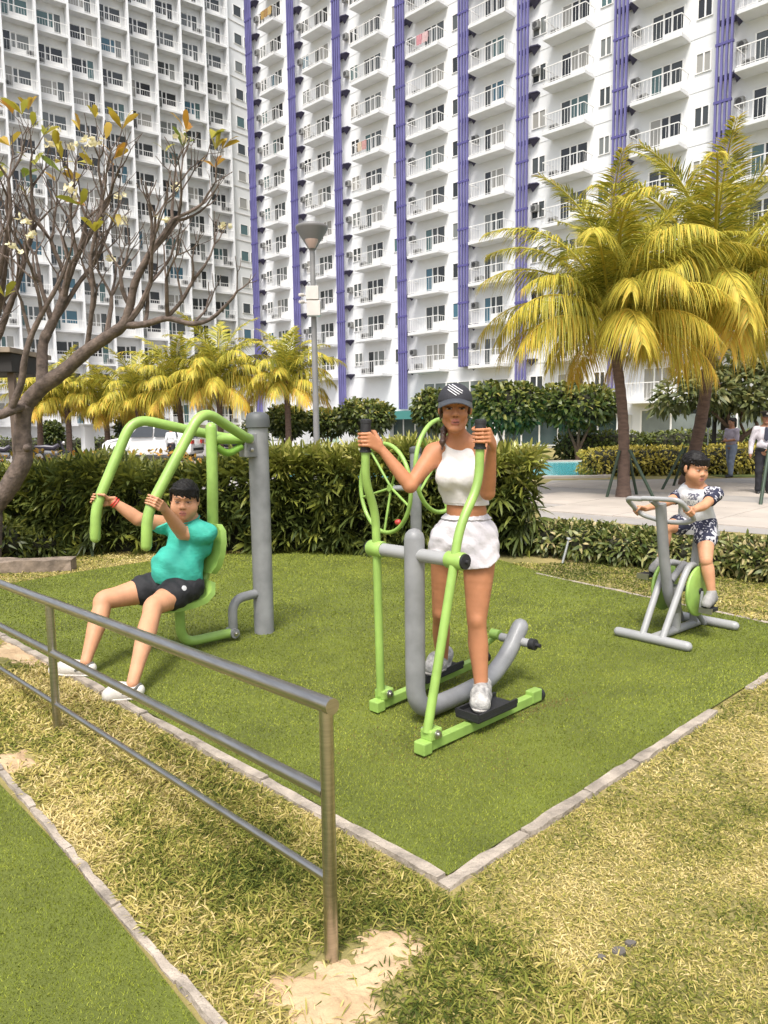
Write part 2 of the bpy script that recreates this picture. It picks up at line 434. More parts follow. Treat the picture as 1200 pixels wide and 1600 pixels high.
M_WATER = bpy.data.materials.new('pool_water'); M_WATER.use_nodes = True
b_ = M_WATER.node_tree.nodes['Principled BSDF']; b_.inputs['Base Color'].default_value = (.10, .46, .50, 1); b_.inputs['Roughness'].default_value = .12
_n = M_WATER.node_tree.nodes.new('ShaderNodeTexNoise'); _n.inputs['Scale'].default_value = 2.5; _b = M_WATER.node_tree.nodes.new('ShaderNodeBump'); _b.inputs['Strength'].default_value = .5; _b.inputs['Distance'].default_value = .05
M_WATER.node_tree.links.new(_n.outputs[0], _b.inputs['Height']); M_WATER.node_tree.links.new(_b.outputs[0], b_.inputs['Normal'])
POOL = [(-3, 21.6), (6.2, 21.6), (8.4, 30.2), (-3, 30.2)]
struct(sheet('pool_water', POOL, .02, M_WATER))
cp = struct(empty('pool_coping', (0, 0, 0)))
for a, b in (((-3, 21.4), (6.3, 21.4)), ((6.35, 21.5), (8.55, 30.4)), ((8.4, 30.4), (-3, 30.4))):
    A = np.array(a); B = np.array(b); d = (B - A); n = int(np.linalg.norm(d) / .9)
    for k in range(n):
        c = A + d * (k + .5) / n; u_ = d / np.linalg.norm(d)
        MB().obox((c[0], c[1], .03), (*(u_ * (np.linalg.norm(d) / n * .495)), 0), (-u_[1] * .22, u_[0] * .22, 0), (0, 0, .035)).build('coping_stone', M_PAVE, cp)
struct(sheet('car_park', [(-60, 14), (1.5, 14), (2.0, 60), (-60, 100)], .006, M_ASPH))
struct(sheet('back_lawn', [(9.4, 20.8), (40, 20.8), (40, 34), (9.4, 34)], .010, mat('back_grass', (.13, .16, .03), .9, var=.5, vscale=3, bump=.8, bscale=40)))

# ---- stainless hand rail
M_STEEL = mat('brushed_steel', (.52, .49, .45), .30, 1.0, var=.25, vscale=9, stretch=(1, 1, 14), bump=.05, bscale=300)
P1 = Vector((-.17, 2.045, 0)); P2 = Vector((-1.715, 3.78, 0)); rd = (P2 - P1)
hr = empty('hand_rail', P1, 0, 'low stainless steel hand rail with three bars beside the turf kerb', 'railing')
def hrl(p): return tuple(Vector(p) - P1)
P3 = P1 + rd * 2.02
for P, h in ((P1, .762), (P2, .665), (P3, .57)):
    MB().tube([hrl(P + Vector((0, 0, -.06))), hrl(P + Vector((0, 0, h)))], .0205, 16).build('post', M_STEEL, hr, smooth=True)
e0 = P1 - rd.normalized() * .03
for z0, z1, r_, nm in ((.776, .68, .0235, 'top_rail'), (.511, .411, .0195, 'middle_rail'), (.249, .138, .0135, 'bottom_rail')):
    a = (e0 if nm == 'top_rail' else P1 + rd.normalized() * .012) + Vector((0, 0, z0)); b = P1 + rd * 2.05 + Vector((0, 0, z0 + (z1 - z0) * 2.05))
    MB().tube([hrl(a), hrl(a.lerp(b, .25)), hrl(a.lerp(b, .5)), hrl(a.lerp(b, .75)), hrl(b)], r_, 18).build(nm, M_STEEL, hr, smooth=True)
# ================================================================== BUILDINGS
M_WHITE = mat('white_render', (.76, .77, .775), .85, var=.12, vscale=.35, bump=.05, bscale=20)
M_WHITE2 = mat('white_slab', (.70, .705, .705), .8, var=.14, vscale=.8)
M_FRAME = mat('white_window_frame', (.82, .81, .79), .5)
M_RAIL = mat('white_railing', (.80, .79, .77), .5)
M_GLASS = mat('window_glass', (.05, .06, .06), .12, spec=.6, objrand='step',
              ramp=[(0, (.015, .017, .019)), (.25, (.04, .045, .045)), (.42, (.08, .09, .09)), (.58, (.17, .18, .17)), (.72, (.07, .13, .13)), (.80, (.32, .31, .28)), (.95, (.05, .13, .18))])
M_GFGL = mat('shopfront_glass', (.05, .085, .085), .08, var=.4, vscale=.5, spec=.7)
M_PURP = mat('purple_metal', (.150, .140, .34), .45, var=.22, vscale=1.2)
M_DKPURP = mat('dark_purple_bracket', (.035, .03, .07), .5)
M_AC = mat('grey_ac_unit', (.30, .30, .29), .5, var=.3, vscale=5)
M_ACDK = mat('ac_grille', (.05, .05, .05), .6)
M_TEAL = mat('teal_awning', (.05, .20, .18), .6)
M_GREYGL = mat('grey_curtain_glass', (.20, .23, .22), .15, var=.25, vscale=1.5, spec=.6)

def window_mesh(nm, x0, x1, z0, z1, cells, fr=.05, t=.06):
    """window frame from bars round the given cells (list of x fractions); returns frame mesh, pane meshes"""
    b = MB(); xs = [x0 + (x1 - x0) * c for c in cells]
    b.box((x0 - fr, -t, z0 - fr), (x1 + fr, t * .4, z0)); b.box((x0 - fr, -t, z1), (x1 + fr, t * .4, z1 + fr))
    for x in xs: b.box((x - fr, -t * .98, z0), (x + fr, t * .4, z1))
    fm = b.mesh(nm, M_FRAME)
    return fm, xs
def pane_mesh(nm, xs, z0, z1, material, fr=.05):
    b = MB()
    for a, c in zip(xs[:-1], xs[1:]): b.box((a + fr, -.02, z0), (c - fr, .01, z1))
    return b.mesh(nm, material)
def railing_mesh(nm, pts, h=.95, gap=.16, r=.014, z=0.0):
    gap = .21; r = .0075
    b = MB()
    for (ax, ay), (bx, by) in zip(pts[:-1], pts[1:]):
        L = math.hypot(bx - ax, by - ay); n = max(2, int(L / gap)); dx, dy = (bx - ax) / L, (by - ay) / L
        c = ((ax + bx) / 2, (ay + by) / 2)
        for zz, rr in ((z + h, .020), (z + .08, .012)):
            b.obox((*c, zz), (dx * L / 2, dy * L / 2, 0), (-dy * rr, dx * rr, 0), (0, 0, rr))
        for k in range(n + 1):
            p = (ax + dx * L * k / n, ay + dy * L * k / n); b.obox((*p, z + h / 2), (dx * r, dy * r, 0), (-dy * r, dx * r, 0), (0, 0, h / 2 - .02))
    return b.mesh(nm, M_RAIL)

# ---- right tower: flat white facade, projecting balconies, purple louvre ladders
RT = empty('apartment_tower', (-11.474, 70.584, 0), math.atan2(-.711, .703),
           'white apartment tower with projecting balconies and tall purple louvre strips', 'building')
FL = 2.68; SL0 = 5.28; NF = 14
XE = 53.0
w_ = MB(); w_.box((-1.2, 0, -.5), (XE, 12, SL0 - 2.25)); w_.box((-1.2, .0, SL0 - 2.25), (XE, 12, SL0 + FL * NF + 1)); 
w_.v = []; w_.f = []; w_.mi = []
w_.box((.35, 0, -.5), (XE, 12, SL0 + FL * NF + 1))
w_.build('wall', M_WHITE, RT)
# recessed joint lines proud bands at each storey
bm_ = MB().box((.35, -.02, 0), (XE, .01, .05)).mesh('string_course', M_WHITE2)
for k in range(NF): inst('string_course', bm_, RT, (0, 0, SL0 + FL * k + .09))
fins = [0.95, 6.75, 12.3, 19.05, 24.8, 29.5, 36.05, 41.75, 48.6]
# (balcony x0, x1, door x0, x1, [small windows])
bays = [(3.05, 5.2, 3.35, 4.9, [(1.9, 2.7)]), (8.75, 11.3, 9.2, 10.85, [(7.55, 8.45)]), (14.45, 17.4, 14.85, 16.66, [(13.3, 14.2), (17.8, 18.2)]),
        (20.1, 23.05, 20.93, 22.77, [(23.45, 23.95)]), (25.65, 28.55, 26.2, 27.75, []), (31.3, 34.15, 31.95, 33.8, [(29.9, 30.87), (34.5, 35.2)]),
        (36.95, 39.76, 37.63, 39.41, [(40.1, 40.87)]), (42.5, 45.3, 43.07, 44.9, [(46.2, 47.0)]), (49.6, 52.4, 50.2, 52.0, [])]
cache = {}
def rt_door(w):
    k = ('d', round(w, 2))
    if k not in cache:
        fm, xs = window_mesh('window', 0, w, .1, 1.84, [0, .36, .62, 1.0], .045); b = MB()
        # left leaf is a full height door, the others sit on a white panel
        pm = pane_mesh('pane', xs[:2], .1, 1.84, M_GLASS, .045); pw = pane_mesh('pane', xs[1:], .78, 1.84, M_GLASS, .045)
        bp = MB().box((xs[1] + .045, -.05, .1), (xs[3] - .045, .02, .78)).mesh('panel', M_FRAME)
        cache[k] = (fm, pm, pw, bp)
    return cache[k]
def rt_win(w):
    k = ('w', round(w, 2))
    if k not in cache:
        fm, xs = window_mesh('window', 0, w, 0, .92, [0, 1.0] if w < .7 else [0, .52, 1.0], .04)
        cache[k] = (fm, pane_mesh('pane', xs, 0, .92, M_GLASS, .04))
    return cache[k]
def rt_balc(w):
    k = ('b', round(w, 2))
    if k not in cache:
        cache[k] = (MB().box((0, -1.1, 0), (w, .02, .20)).mesh('balcony', M_WHITE2, bevel=.012), railing_mesh('railing', [(.05, .0), (.05, -1.05), (w - .05, -1.05), (w - .05, .0)], .95, .15, .013, .20))
    return cache[k]
ac_mesh = MB().box((0, -.42, 0), (.55, -.08, .50)).mesh('air_conditioner', M_AC)
acg_mesh = MB().lathe([(.19, 0), (.19, .02)], (.27, -.43, .25), (0, -1, 0), 14).mesh('fan_grille', M_ACDK)
chair_mesh = MB().box((0, -.3, 0), (.4, 0, .05)).box((0, 0, 0), (.4, .04, .5)).mesh('x', M_AC)
for bi, (x0, x1, d0, d1, wins) in enumerate(bays):
    for k in range(-1, NF):
        z = SL0 + FL * k
        if k == -1 and bi not in (6, 5): continue
        bmesh_, rmesh_ = rt_balc(x1 - x0)
        if not (k == -1 and bi == 5):
            bo = inst('balcony', bmesh_, RT, (x0, 0, z)); inst('railing', rmesh_, bo)
        fm, pm, pw, bp = rt_door(d1 - d0)
        wo_ = inst('window', fm, RT, (d0, 0, z + .12)); inst('pane', pm, wo_); inst('pane', pw, wo_); inst('panel', bp, wo_)
        for (a, c) in wins:
            f2, p2 = rt_win(c - a); w2 = inst('window', f2, RT, (a, 0, z + 1.02)); inst('pane', p2, w2)
        if random.random() < .55 and k >= 0:
            ao = inst('air_conditioner', ac_mesh, RT, (x0 + .12, -.15, z + .20)); inst('fan_grille', acg_mesh, ao)
# purple ladders of vertical louvres with a dark bracket and a unit ledge at each storey
zb = [2.7, 2.9, 2.9, 2.75, 5.5, 4.1, 3.4, 3.2, 3.0]
for fi, x in enumerate(fins):
    top = SL0 + FL * NF + 1.2; bot = zb[fi]; H = top - bot
    ld = empty('x', (0, 0, 0)); bpy.data.objects.remove(ld)
    for s in range(4):
        MB().box((x - .40 + s * .235, -.62, bot), (x - .40 + s * .235 + .115, -.50, top)).build('louvre', M_PURP, RT)
    if fi % 2 == 0 or fi > 3: pass
    cache_k = ('br',)
    if cache_k not in cache:
        b = MB(); b.box((-.44, -.50, 0), (.46, -.02, .10)); b.add([(.46, -.5, .10), (.46, -.02, .10), (.46, -.02, -.28), (.95, -.02, .10), (.95, -.35, .10), (.46, -.02, .16), (.95, -.02, .16), (.46, -.5, .16), (.95, -.35, .16)],
              [(0, 2, 3, 4), (1, 2, 0), (1, 3, 2), (7, 8, 6, 5), (0, 4, 8, 7), (4, 3, 6, 8)])
        cache[cache_k] = b.mesh('bracket', M_DKPURP)
        cache[('rung',)] = MB().box((-.44, -.635, 0), (.46, -.485, .13)).mesh('rung', mat('deep_purple_metal', (.085, .075, .24), .45))
    for k in range(0, NF):
        z = SL0 + FL * k + .22
        if z < bot: continue
        inst('bracket', cache[cache_k], RT, (x, 0, z)); 
        inst('rung', cache[('rung',)], RT, (x, 0, z + 1.25 + random.uniform(-.3, .3)))
        if random.random() < .8:
            ao = inst('air_conditioner', ac_mesh, RT, (x + .5, 0, z + 1.15), scale=(.8, .8, .8)); inst('fan_grille', acg_mesh, ao)
# ground storey: teal canopy, glass fronts, white columns
def rt_shop(x0, x1, z0, z1, n, gm, y=-.03):
    f, xs = window_mesh('shop_window', x0, x1, z0, z1, [i / n for i in range(n + 1)], .05)
    o = inst('shop_window', f, RT, (0, y, 0))
    for a, c in zip(xs[:-1], xs[1:]): MB().box((a + .05, -.03, z0), (c - .05, .01, z1)).build('pane', gm, o)
rt_shop(.8, 17.0, .3, 2.2, 14, M_GFGL); rt_shop(17.4, 27.0, .2, 2.0, 8, M_GFGL); rt_shop(20.7, 28.2, 3.05, 4.5, 7, M_GREYGL)
rt_shop(27.9, 36.2, .2, 2.0, 6, M_GFGL); rt_shop(37.55, 51.8, .5, 2.2, 8, M_GREYGL)
MB().box((17.0, -1.3, 2.0), (24.0, -.02, 2.6)).build('canopy', M_TEAL, RT)
MB().box((27.4, -.9, 2.25), (36.6, -.02, 2.55)).build('canopy', M_WHITE2, RT)
for x in (27.3, 36.6, 17.2, 8.0, 2.0): MB().box((x - .35, -.5, 0), (x + .35, -.01, 2.65 if x not in (27.3, 36.6, 17.2) else 1.98)).build('column', M_WHITE, RT)

# ---- left tower: saw-tooth bays with recessed balconies
LTA = R(51.17)
LT = empty('apartment_tower', (-30.507, 64.691, 0), LTA,
           'white apartment tower with a saw-tooth grid of recessed balconies behind the leafless tree', 'building')
LB, LFL, LZ0, LN = 2.93, 2.755, 4.62, 18
ROT = -R(14); cr_, sr_ = math.cos(ROT), math.sin(ROT)
topz = LZ0 + LFL * LN
NB = 10; X0 = .2 - LB * 2
w_ = MB(); w_.box((X0 - 1, 2.6, -.5), (24.0, 14, topz)); w_.box((23.75, .0, -.5), (28.5, 14, topz)); w_.build('wall', M_WHITE, LT)
slab = MB().box((0, 0, 0), (LB, 1.75, .17)).mesh('balcony', M_WHITE2)
rail = railing_mesh('railing', [(.12, .05), (LB - .05, .05)], .90, .135, .013, .17)
bwall = MB().box((.0, .85, -.5), (LB, 1.0, topz)).mesh('bay_wall', mat('balcony_wall', (.78, .785, .78), .9, var=.12, vscale=.5))
part = MB().box((LB - .14, -.06, -.5), (LB + .02, 2.4, topz)).mesh('partition', M_WHITE)
def lt_win(flip):
    k = ('lw', flip)
    if k not in cache:
        c = [0, .30, .50, 1.0]
        if flip: c = [0, .5, .70, 1.0]
        fm, xs = window_mesh('window', 0, 2.05, .0, 1.88, c, .05)
        if not flip: a = (xs[:2], xs[1:])
        else: a = (xs[2:], xs[:3])
        cache[k] = (fm, pane_mesh('pane', a[0], 0.05, 1.88, M_GLASS, .06), pane_mesh('pane', a[1], .72, 1.80, M_GLASS, .06),
                    MB().box((a[1][0] + .05, -.05, .0), (a[1][-1] - .05, .02, .72)).mesh('panel', M_FRAME))
    return cache[k]
for b_i in range(NB):
    xb = X0 + LB * b_i
    # bay frame: rotated about its centre so the right end steps forward
    ox, oy = xb + LB / 2 - cr_ * LB / 2, -sr_ * LB / 2
    def bl(x, y, z): return (ox + cr_ * x - sr_ * y, oy + sr_ * x + cr_ * y, z)
    inst('bay_wall', bwall, LT, bl(0, 0, 0), (0, 0, ROT)); inst('partition', part, LT, bl(0, 0, 0), (0, 0, ROT))
    for k in range(-1, LN):
        z = LZ0 + LFL * k
        so = inst('balcony', slab, LT, bl(0, 0, z), (0, 0, ROT)); inst('railing', rail, so)
        fm, p1_, p2_, pn_ = lt_win((b_i + k) % 2 == 0 if b_i % 2 else b_i % 4 == 0)
        wo_ = inst('window', fm, LT, bl(.42, .84, z + .17), (0, 0, ROT)); inst('pane', p1_, wo_); inst('pane', p2_, wo_); inst('panel', pn_, wo_)
        if random.random() < .5:
            ao = inst('air_conditioner', ac_mesh, LT, bl(random.choice([.2, 2.1]), .55, z + .17), (0, 0, ROT)); inst('fan_grille', acg_mesh, ao)
sw1, xs1 = window_mesh('window', 24.7, 25.75, 0, 1.0, [0, 1], .035); sp1 = pane_mesh('pane', xs1, 0, 1.0, M_GLASS, .035)
sw2, xs2 = window_mesh('window', 26.05, 26.45, 0, 1.0, [0, 1], .035); sp2 = pane_mesh('pane', xs2, 0, 1.0, M_GLASS, .035)
lc = MB().box((23.7, -.05, 0), (28.5, .02, .09)).mesh('string_course', mat('string_course_grey', (.62, .60, .58), .8))
for k in range(-1, LN):
    z = LZ0 + LFL * k
    for f, p in ((sw1, sp1), (sw2, sp2)):
        o = inst('window', f, LT, (0, 0, z + 1.05)); inst('pane', p, o)
    inst('string_course', lc, LT, (0, 0, z + .35))

# a few cloths drying on balcony rails
def cloth_on(bi, k, label, cols, fx=.5, w=.9):
    x0, x1 = bays[bi][:2]; z = SL0 + FL * k + 1.12; M = Matrix.LocRotScale(RT.location, RT.rotation_euler, RT.scale)
    x = x0 + (x1 - x0) * fx; base = M @ Vector((x, -1.08, z)); o = empty('drying_cloth', base, RT.rotation_euler.z, label, 'laundry', 'laundry on the right tower')
    for i, c in enumerate(cols):
        b = MB(); n = 7; vs = []; xa = -w / 2 + w * i / len(cols); xb = xa + w / len(cols) - .04
        for j in range(n + 1):
            xx = xa + (xb - xa) * j / n
            for (y, zz) in ((-.03, -.62 + .04 * math.sin(j * 2.1)), (-.035 - .02 * math.sin(j * 1.7), -.3), (-.03, .02), (.03, .02), (.035, -.35)): vs.append((xx, y - .015 * math.sin(j * 1.9 + i), zz))
        fs = [(j * 5 + e, j * 5 + e + 1, j * 5 + 6 + e, j * 5 + 5 + e) for j in range(n) for e in range(4)]
        b.add(vs, fs).build('cloth', mat('cloth_%d%d%d' % tuple(int(v * 99) for v in c), c, .9, var=.3, vscale=9), o, smooth=True)
cloth_on(0, 11, 'ochre patterned cloths drying on a high balcony beside the first purple strip', [(.40, .26, .08), (.34, .20, .07), (.48, .34, .14)], .6, 1.5)
cloth_on(3, 8, 'pink cloths drying on a balcony above the lamp post', [(.55, .25, .28), (.60, .42, .42)], .55, 1.1)
cloth_on(2, 6, 'cream and pink cloths drying on a middle balcony', [(.55, .45, .34), (.50, .28, .26)], .4, 1.0)
# ================================================================== VEGETATION
M_HCORE = mat('hedge_twigs', (.035, .035, .018), .95, var=.4, vscale=6)
M_BARK = mat('bark_brown', (.20, .13, .09), .9, var=.5, vscale=9, bump=.8, bscale=40)
M_PBARK = mat('palm_bark', (.155, .10, .075), .9, var=.45, vscale=6, bump=.9, bscale=25, stretch=(1, 1, 3))
M_FBARK = mat('frangipani_bark', (.175, .13, .105), .9, var=.6, vscale=14, bump=1.0, bscale=45)
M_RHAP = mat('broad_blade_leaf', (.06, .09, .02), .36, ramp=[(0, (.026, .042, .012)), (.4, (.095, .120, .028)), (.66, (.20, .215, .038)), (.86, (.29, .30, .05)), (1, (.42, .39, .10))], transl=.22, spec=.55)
M_VAR = mat('variegated_leaf', (.2, .2, .08), .45, ramp=[(0, (.045, .07, .016)), (.4, (.13, .16, .035)), (.7, (.30, .28, .09)), (1, (.55, .44, .23))], transl=.2)
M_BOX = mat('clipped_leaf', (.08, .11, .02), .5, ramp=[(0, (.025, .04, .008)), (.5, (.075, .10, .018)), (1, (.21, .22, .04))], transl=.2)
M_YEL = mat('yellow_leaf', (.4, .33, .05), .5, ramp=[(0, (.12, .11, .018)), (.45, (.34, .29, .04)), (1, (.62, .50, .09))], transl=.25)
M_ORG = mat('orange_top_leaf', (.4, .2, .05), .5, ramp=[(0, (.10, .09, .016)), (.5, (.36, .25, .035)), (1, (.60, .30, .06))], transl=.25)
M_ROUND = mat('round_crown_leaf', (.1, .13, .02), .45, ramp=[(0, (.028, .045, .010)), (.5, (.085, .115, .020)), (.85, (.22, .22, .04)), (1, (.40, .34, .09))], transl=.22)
M_PLUM = mat('plumeria_leaf', (.15, .17, .05), .45, ramp=[(0, (.05, .07, .02)), (.5, (.14, .16, .05)), (1, (.34, .30, .10))], transl=.25)
M_FLEAF = mat('frangipani_young_leaf', (.4, .3, .05), .45, ramp=[(0, (.20, .26, .04)), (.5, (.45, .38, .05)), (1, (.50, .24, .04))], transl=.35)
M_FLOW = mat('cream_flower', (.85, .78, .52), .6, transl=.3)
M_FROND = mat('palm_leaflet', (.3, .28, .04), .58, ramp=[(0, (.10, .125, .016)), (.30, (.34, .335, .042)), (.60, (.62, .50, .070)), (1, (.62, .32, .045))], transl=.28, spec=.3)
M_RACH = mat('palm_midrib', (.50, .38, .08), .5, var=.3, vscale=3)

# ---- long rhapis hedge behind the turf: fans of blade leaves round a twiggy core
def fan_hedge(name, path, width, h0, h1, n, Lr, label, z0=0.05, tint_top=.55, tint_base=.18, seed=0, wl=.034):
    hd = empty(name, (path[0][0], path[0][1], 0), 0, label, 'hedge')
    O = np.array([path[0][0], path[0][1], 0])
    segs = [(np.array(a), np.array(b)) for a, b in zip(path[:-1], path[1:])]
    ls = np.array([np.linalg.norm(b - a) for a, b in segs]); pr = ls / ls.sum()
    cb = MB()
    for a, b in segs:
        d = (b - a) / np.linalg.norm(b - a); c = (a + b) / 2 - O[:2]
        cb.obox((c[0], c[1], (h0 - .22) / 2), (*(d * (np.linalg.norm(b - a) / 2 - .1)), 0), (-d[1] * (width / 2 - .22), d[0] * (width / 2 - .22), 0), (0, 0, (h0 - .22) / 2))
    cb.build('branches', M_HCORE, hd)
    si = RNG.choice(len(segs), n, p=pr); t = RNG.uniform(-.02, 1.02, n)
    A = np.array([s[0] for s in segs])[si]; B = np.array([s[1] for s in segs])[si]
    d = unit(B - A); nr = np.stack([-d[:, 1], d[:, 0]], 1)
    top = RNG.uniform(0, 1, n) < .38
    # front/back faces or the top
    side = np.where(RNG.uniform(0, 1, n) < .78, -1, 1)
    hh = h0 + (h1 - h0) * vnoise(A[:, 0] + (B - A)[:, 0] * t, np.zeros(n), 1.6, seed)
    off = np.where(top, RNG.uniform(-.5, .5, n) * width, side * (width / 2 - np.abs(RNG.normal(0, .09, n))))
    off += np.where(top, 0, side * .20 * (vnoise(A[:, 0] + (B - A)[:, 0] * t, RNG.uniform(0, 1, n), 2.2, 4) - .5) * 2)
    z = np.where(top, hh - np.abs(RNG.normal(0, .10, n)), z0 + (hh - z0) * RNG.uniform(0, 1, n) ** .8)
    P = np.concatenate([A + (B - A) * t[:, None] + nr * off[:, None], z[:, None]], 1) - O
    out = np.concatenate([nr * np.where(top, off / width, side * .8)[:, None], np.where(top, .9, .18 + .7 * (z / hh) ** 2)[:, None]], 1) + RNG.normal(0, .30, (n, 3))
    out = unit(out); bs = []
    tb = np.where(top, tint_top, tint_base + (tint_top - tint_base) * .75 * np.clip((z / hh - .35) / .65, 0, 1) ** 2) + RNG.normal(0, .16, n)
    side_v = unit(np.cross(out, rand_dirs(n))); up_v = np.cross(side_v, out)
    K = 8
    for k in range(K):
        a = (k - (K - 1) / 2) / ((K - 1) / 2) * RNG.uniform(.95, 1.35, n)
        D = out * np.cos(a)[:, None] + side_v * np.sin(a)[:, None] + RNG.normal(0, .10, (n, 3))
        L = Lr * RNG.uniform(.7, 1.25, n) * (1 - .25 * np.abs(a))
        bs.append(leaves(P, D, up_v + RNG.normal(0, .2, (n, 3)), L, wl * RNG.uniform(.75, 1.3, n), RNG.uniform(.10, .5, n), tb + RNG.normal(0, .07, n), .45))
    inst('foliage', leaf_mesh('foliage', bs, M_RHAP), hd)
    return hd
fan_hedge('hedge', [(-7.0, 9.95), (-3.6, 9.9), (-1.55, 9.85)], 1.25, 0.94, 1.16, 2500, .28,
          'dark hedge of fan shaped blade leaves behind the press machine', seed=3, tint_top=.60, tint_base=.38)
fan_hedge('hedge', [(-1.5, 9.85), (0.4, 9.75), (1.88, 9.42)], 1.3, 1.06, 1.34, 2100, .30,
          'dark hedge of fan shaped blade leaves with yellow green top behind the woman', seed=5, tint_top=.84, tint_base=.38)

def leafy_mass(name_part, parent, boxes, n, L, Wd, material, tint_mu=.45, tint_sd=.2, up=.5, core=True, core_mat=None, droop=.2, top_tint=.25, cscale=.80):
    """leaf clumps over the skin of ellipsoid / superellipsoid lumps: boxes = (centre, radii, power)"""
    vol = np.array([r[0] * r[1] + r[1] * r[2] + r[0] * r[2] for c, r, p in boxes]); pr = vol / vol.sum(); bs = []
    for (c, r, pw), f in zip(boxes, pr):
        m_ = max(20, int(n * f)); d = rand_dirs(m_); d[:, 1] = np.where((d[:, 1] > .55) & (RNG.uniform(0, 1, m_) < .6), -d[:, 1], d[:, 1])
        s = (np.abs(d) ** pw).sum(1) ** (-1 / pw); q = d * s[:, None]
        lump = .80 + .25 * vnoise(q[:, 0] * 3 + q[:, 1] * 2, q[:, 2] * 3 + q[:, 1], 1.0, c[0])
        q = q * lump[:, None] * (1 - np.abs(RNG.normal(0, .08, m_)))[:, None]
        P = np.array(c) + q * np.array(r)
        out = unit(q / np.array(r)); D = unit(out + RNG.normal(0, .75, (m_, 3)) + [0, 0, up * .4])
        U = unit(out + [0, 0, .6] + RNG.normal(0, .4, (m_, 3)))
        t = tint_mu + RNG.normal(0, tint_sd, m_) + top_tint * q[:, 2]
        bs.append(leaves(P, D, U, L * RNG.uniform(.6, 1.3, m_), Wd * RNG.uniform(.7, 1.2, m_), droop, t))
    o = inst(name_part, leaf_mesh(name_part, bs, material), parent)
    if core:
        cb = MB()
        for c, r, pw in boxes:
            vs = []; fs = []; nu, nv = 14, 8
            for j in range(nv + 1):
                ph = math.pi * (j / nv - .5)
                for i in range(nu):
                    th = 2 * math.pi * i / nu; dd = np.array([math.cos(ph) * math.cos(th), math.cos(ph) * math.sin(th), math.sin(ph)])
                    q = dd * (np.abs(dd) ** pw).sum() ** (-1 / pw); vs.append(np.array(c) + q * np.array(r) * cscale * random.uniform(.93, 1.03))
            for j in range(nv):
                for i in range(nu): fs.append((j * nu + i, j * nu + (i + 1) % nu, (j + 1) * nu + (i + 1) % nu, (j + 1) * nu + i))
            cb.add(vs, fs)
        cb.build('branches', core_mat or M_HCORE, parent)
    return o
def rel(base, lst): return [((c[0] - base[0], c[1] - base[1], c[2]), r, p) for c, r, p in lst]

# ---- low variegated shrubs along the plaza edge (right) and a few single ones
pts = [(850, 872), (905, 880), (960, 886), (1015, 890), (1070, 895), (1130, 903), (1185, 912), (1240, 920), (1300, 930), (1365, 940)]
look = ['beside the dark hedge end', 'second from the hedge end', 'left of the exercise bike', 'just behind the bike handlebar', 'behind the seated cyclist', 'right of the green bike wheel', 'at the right picture edge', 'past the right picture edge', 'second past the right picture edge', 'last one far to the right of the bike']
for i, (px, py) in enumerate(pts):
    g_ = gp(px, py); c = (g_[0] + .18, g_[1] + .25, 0)
    sh = empty('shrub', c, 0, 'low variegated shrub ' + look[i], 'shrub', 'low variegated shrubs along the plaza')
    hgt = (.33, .36, .33, .32, .34, .29, .34, .3, .33, .31)[i]
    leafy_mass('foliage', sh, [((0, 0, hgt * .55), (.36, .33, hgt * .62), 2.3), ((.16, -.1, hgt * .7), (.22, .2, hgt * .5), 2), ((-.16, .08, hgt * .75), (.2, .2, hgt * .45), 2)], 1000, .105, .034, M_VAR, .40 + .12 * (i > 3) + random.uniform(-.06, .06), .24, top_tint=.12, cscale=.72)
# shrubs at the far left under the leafless tree
for i, (px, py, hg, lb) in enumerate(((-25, 880, .5, 'dark leafy shrub at the foot of the leafless tree'), (35, 872, .32, 'small green shrub behind the stone block'))):
    g_ = gp(px, py); c = (g_[0], g_[1] + .15, 0)
    sh = empty('shrub', c, 0, lb, 'shrub')
    leafy_mass('foliage', sh, [((0, 0, hg * .5), (.5, .3, hg * .6), 2.2), ((.2, -.1, hg * .5), (.3, .25, hg * .5), 2)], 700, .12, .03, M_RHAP, .42, .15, cscale=.7)

# ---- clipped hedges by the pool and the yard
def clip_hedge(label, x0, x1, y0, y1, h, n, L, material, mu, sd=.2, rz=0, name='hedge', top=.3):
    c = ((x0 + x1) / 2, (y0 + y1) / 2, 0)
    hd = empty(name, c, rz, label, 'hedge')
    k = max(1, int((x1 - x0) / 3)); w2 = (x1 - x0) / 2 / k; bx = [((-(x1 - x0) / 2 + w2 * (2 * i + 1), random.uniform(-.05, .05), h * .5), (w2 * 1.12, (y1 - y0) / 2, h * random.uniform(.52, .56)), 5) for i in range(k)]
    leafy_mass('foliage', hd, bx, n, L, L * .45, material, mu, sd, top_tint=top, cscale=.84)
clip_hedge('clipped dark green hedge beyond the pool', 7.4, 22, 31.0, 32.6, 1.12, 6500, .20, M_BOX, .42)
clip_hedge('clipped yellow green hedge right of the pool', 5.95, 12.4, 21.7, 23.3, .80, 5200, .13, M_YEL, .50, .25)
clip_hedge('yellow tipped hedge under the far trees of the car park', -20, -3.5, 13.4, 14.6, 1.12, 5200, .13, M_ORG, .42, .25)
clip_hedge('dark clipped hedge at the foot of the left tower', -26, -15, 47, 48.3, 1.0, 2500, .22, M_BOX, .30)

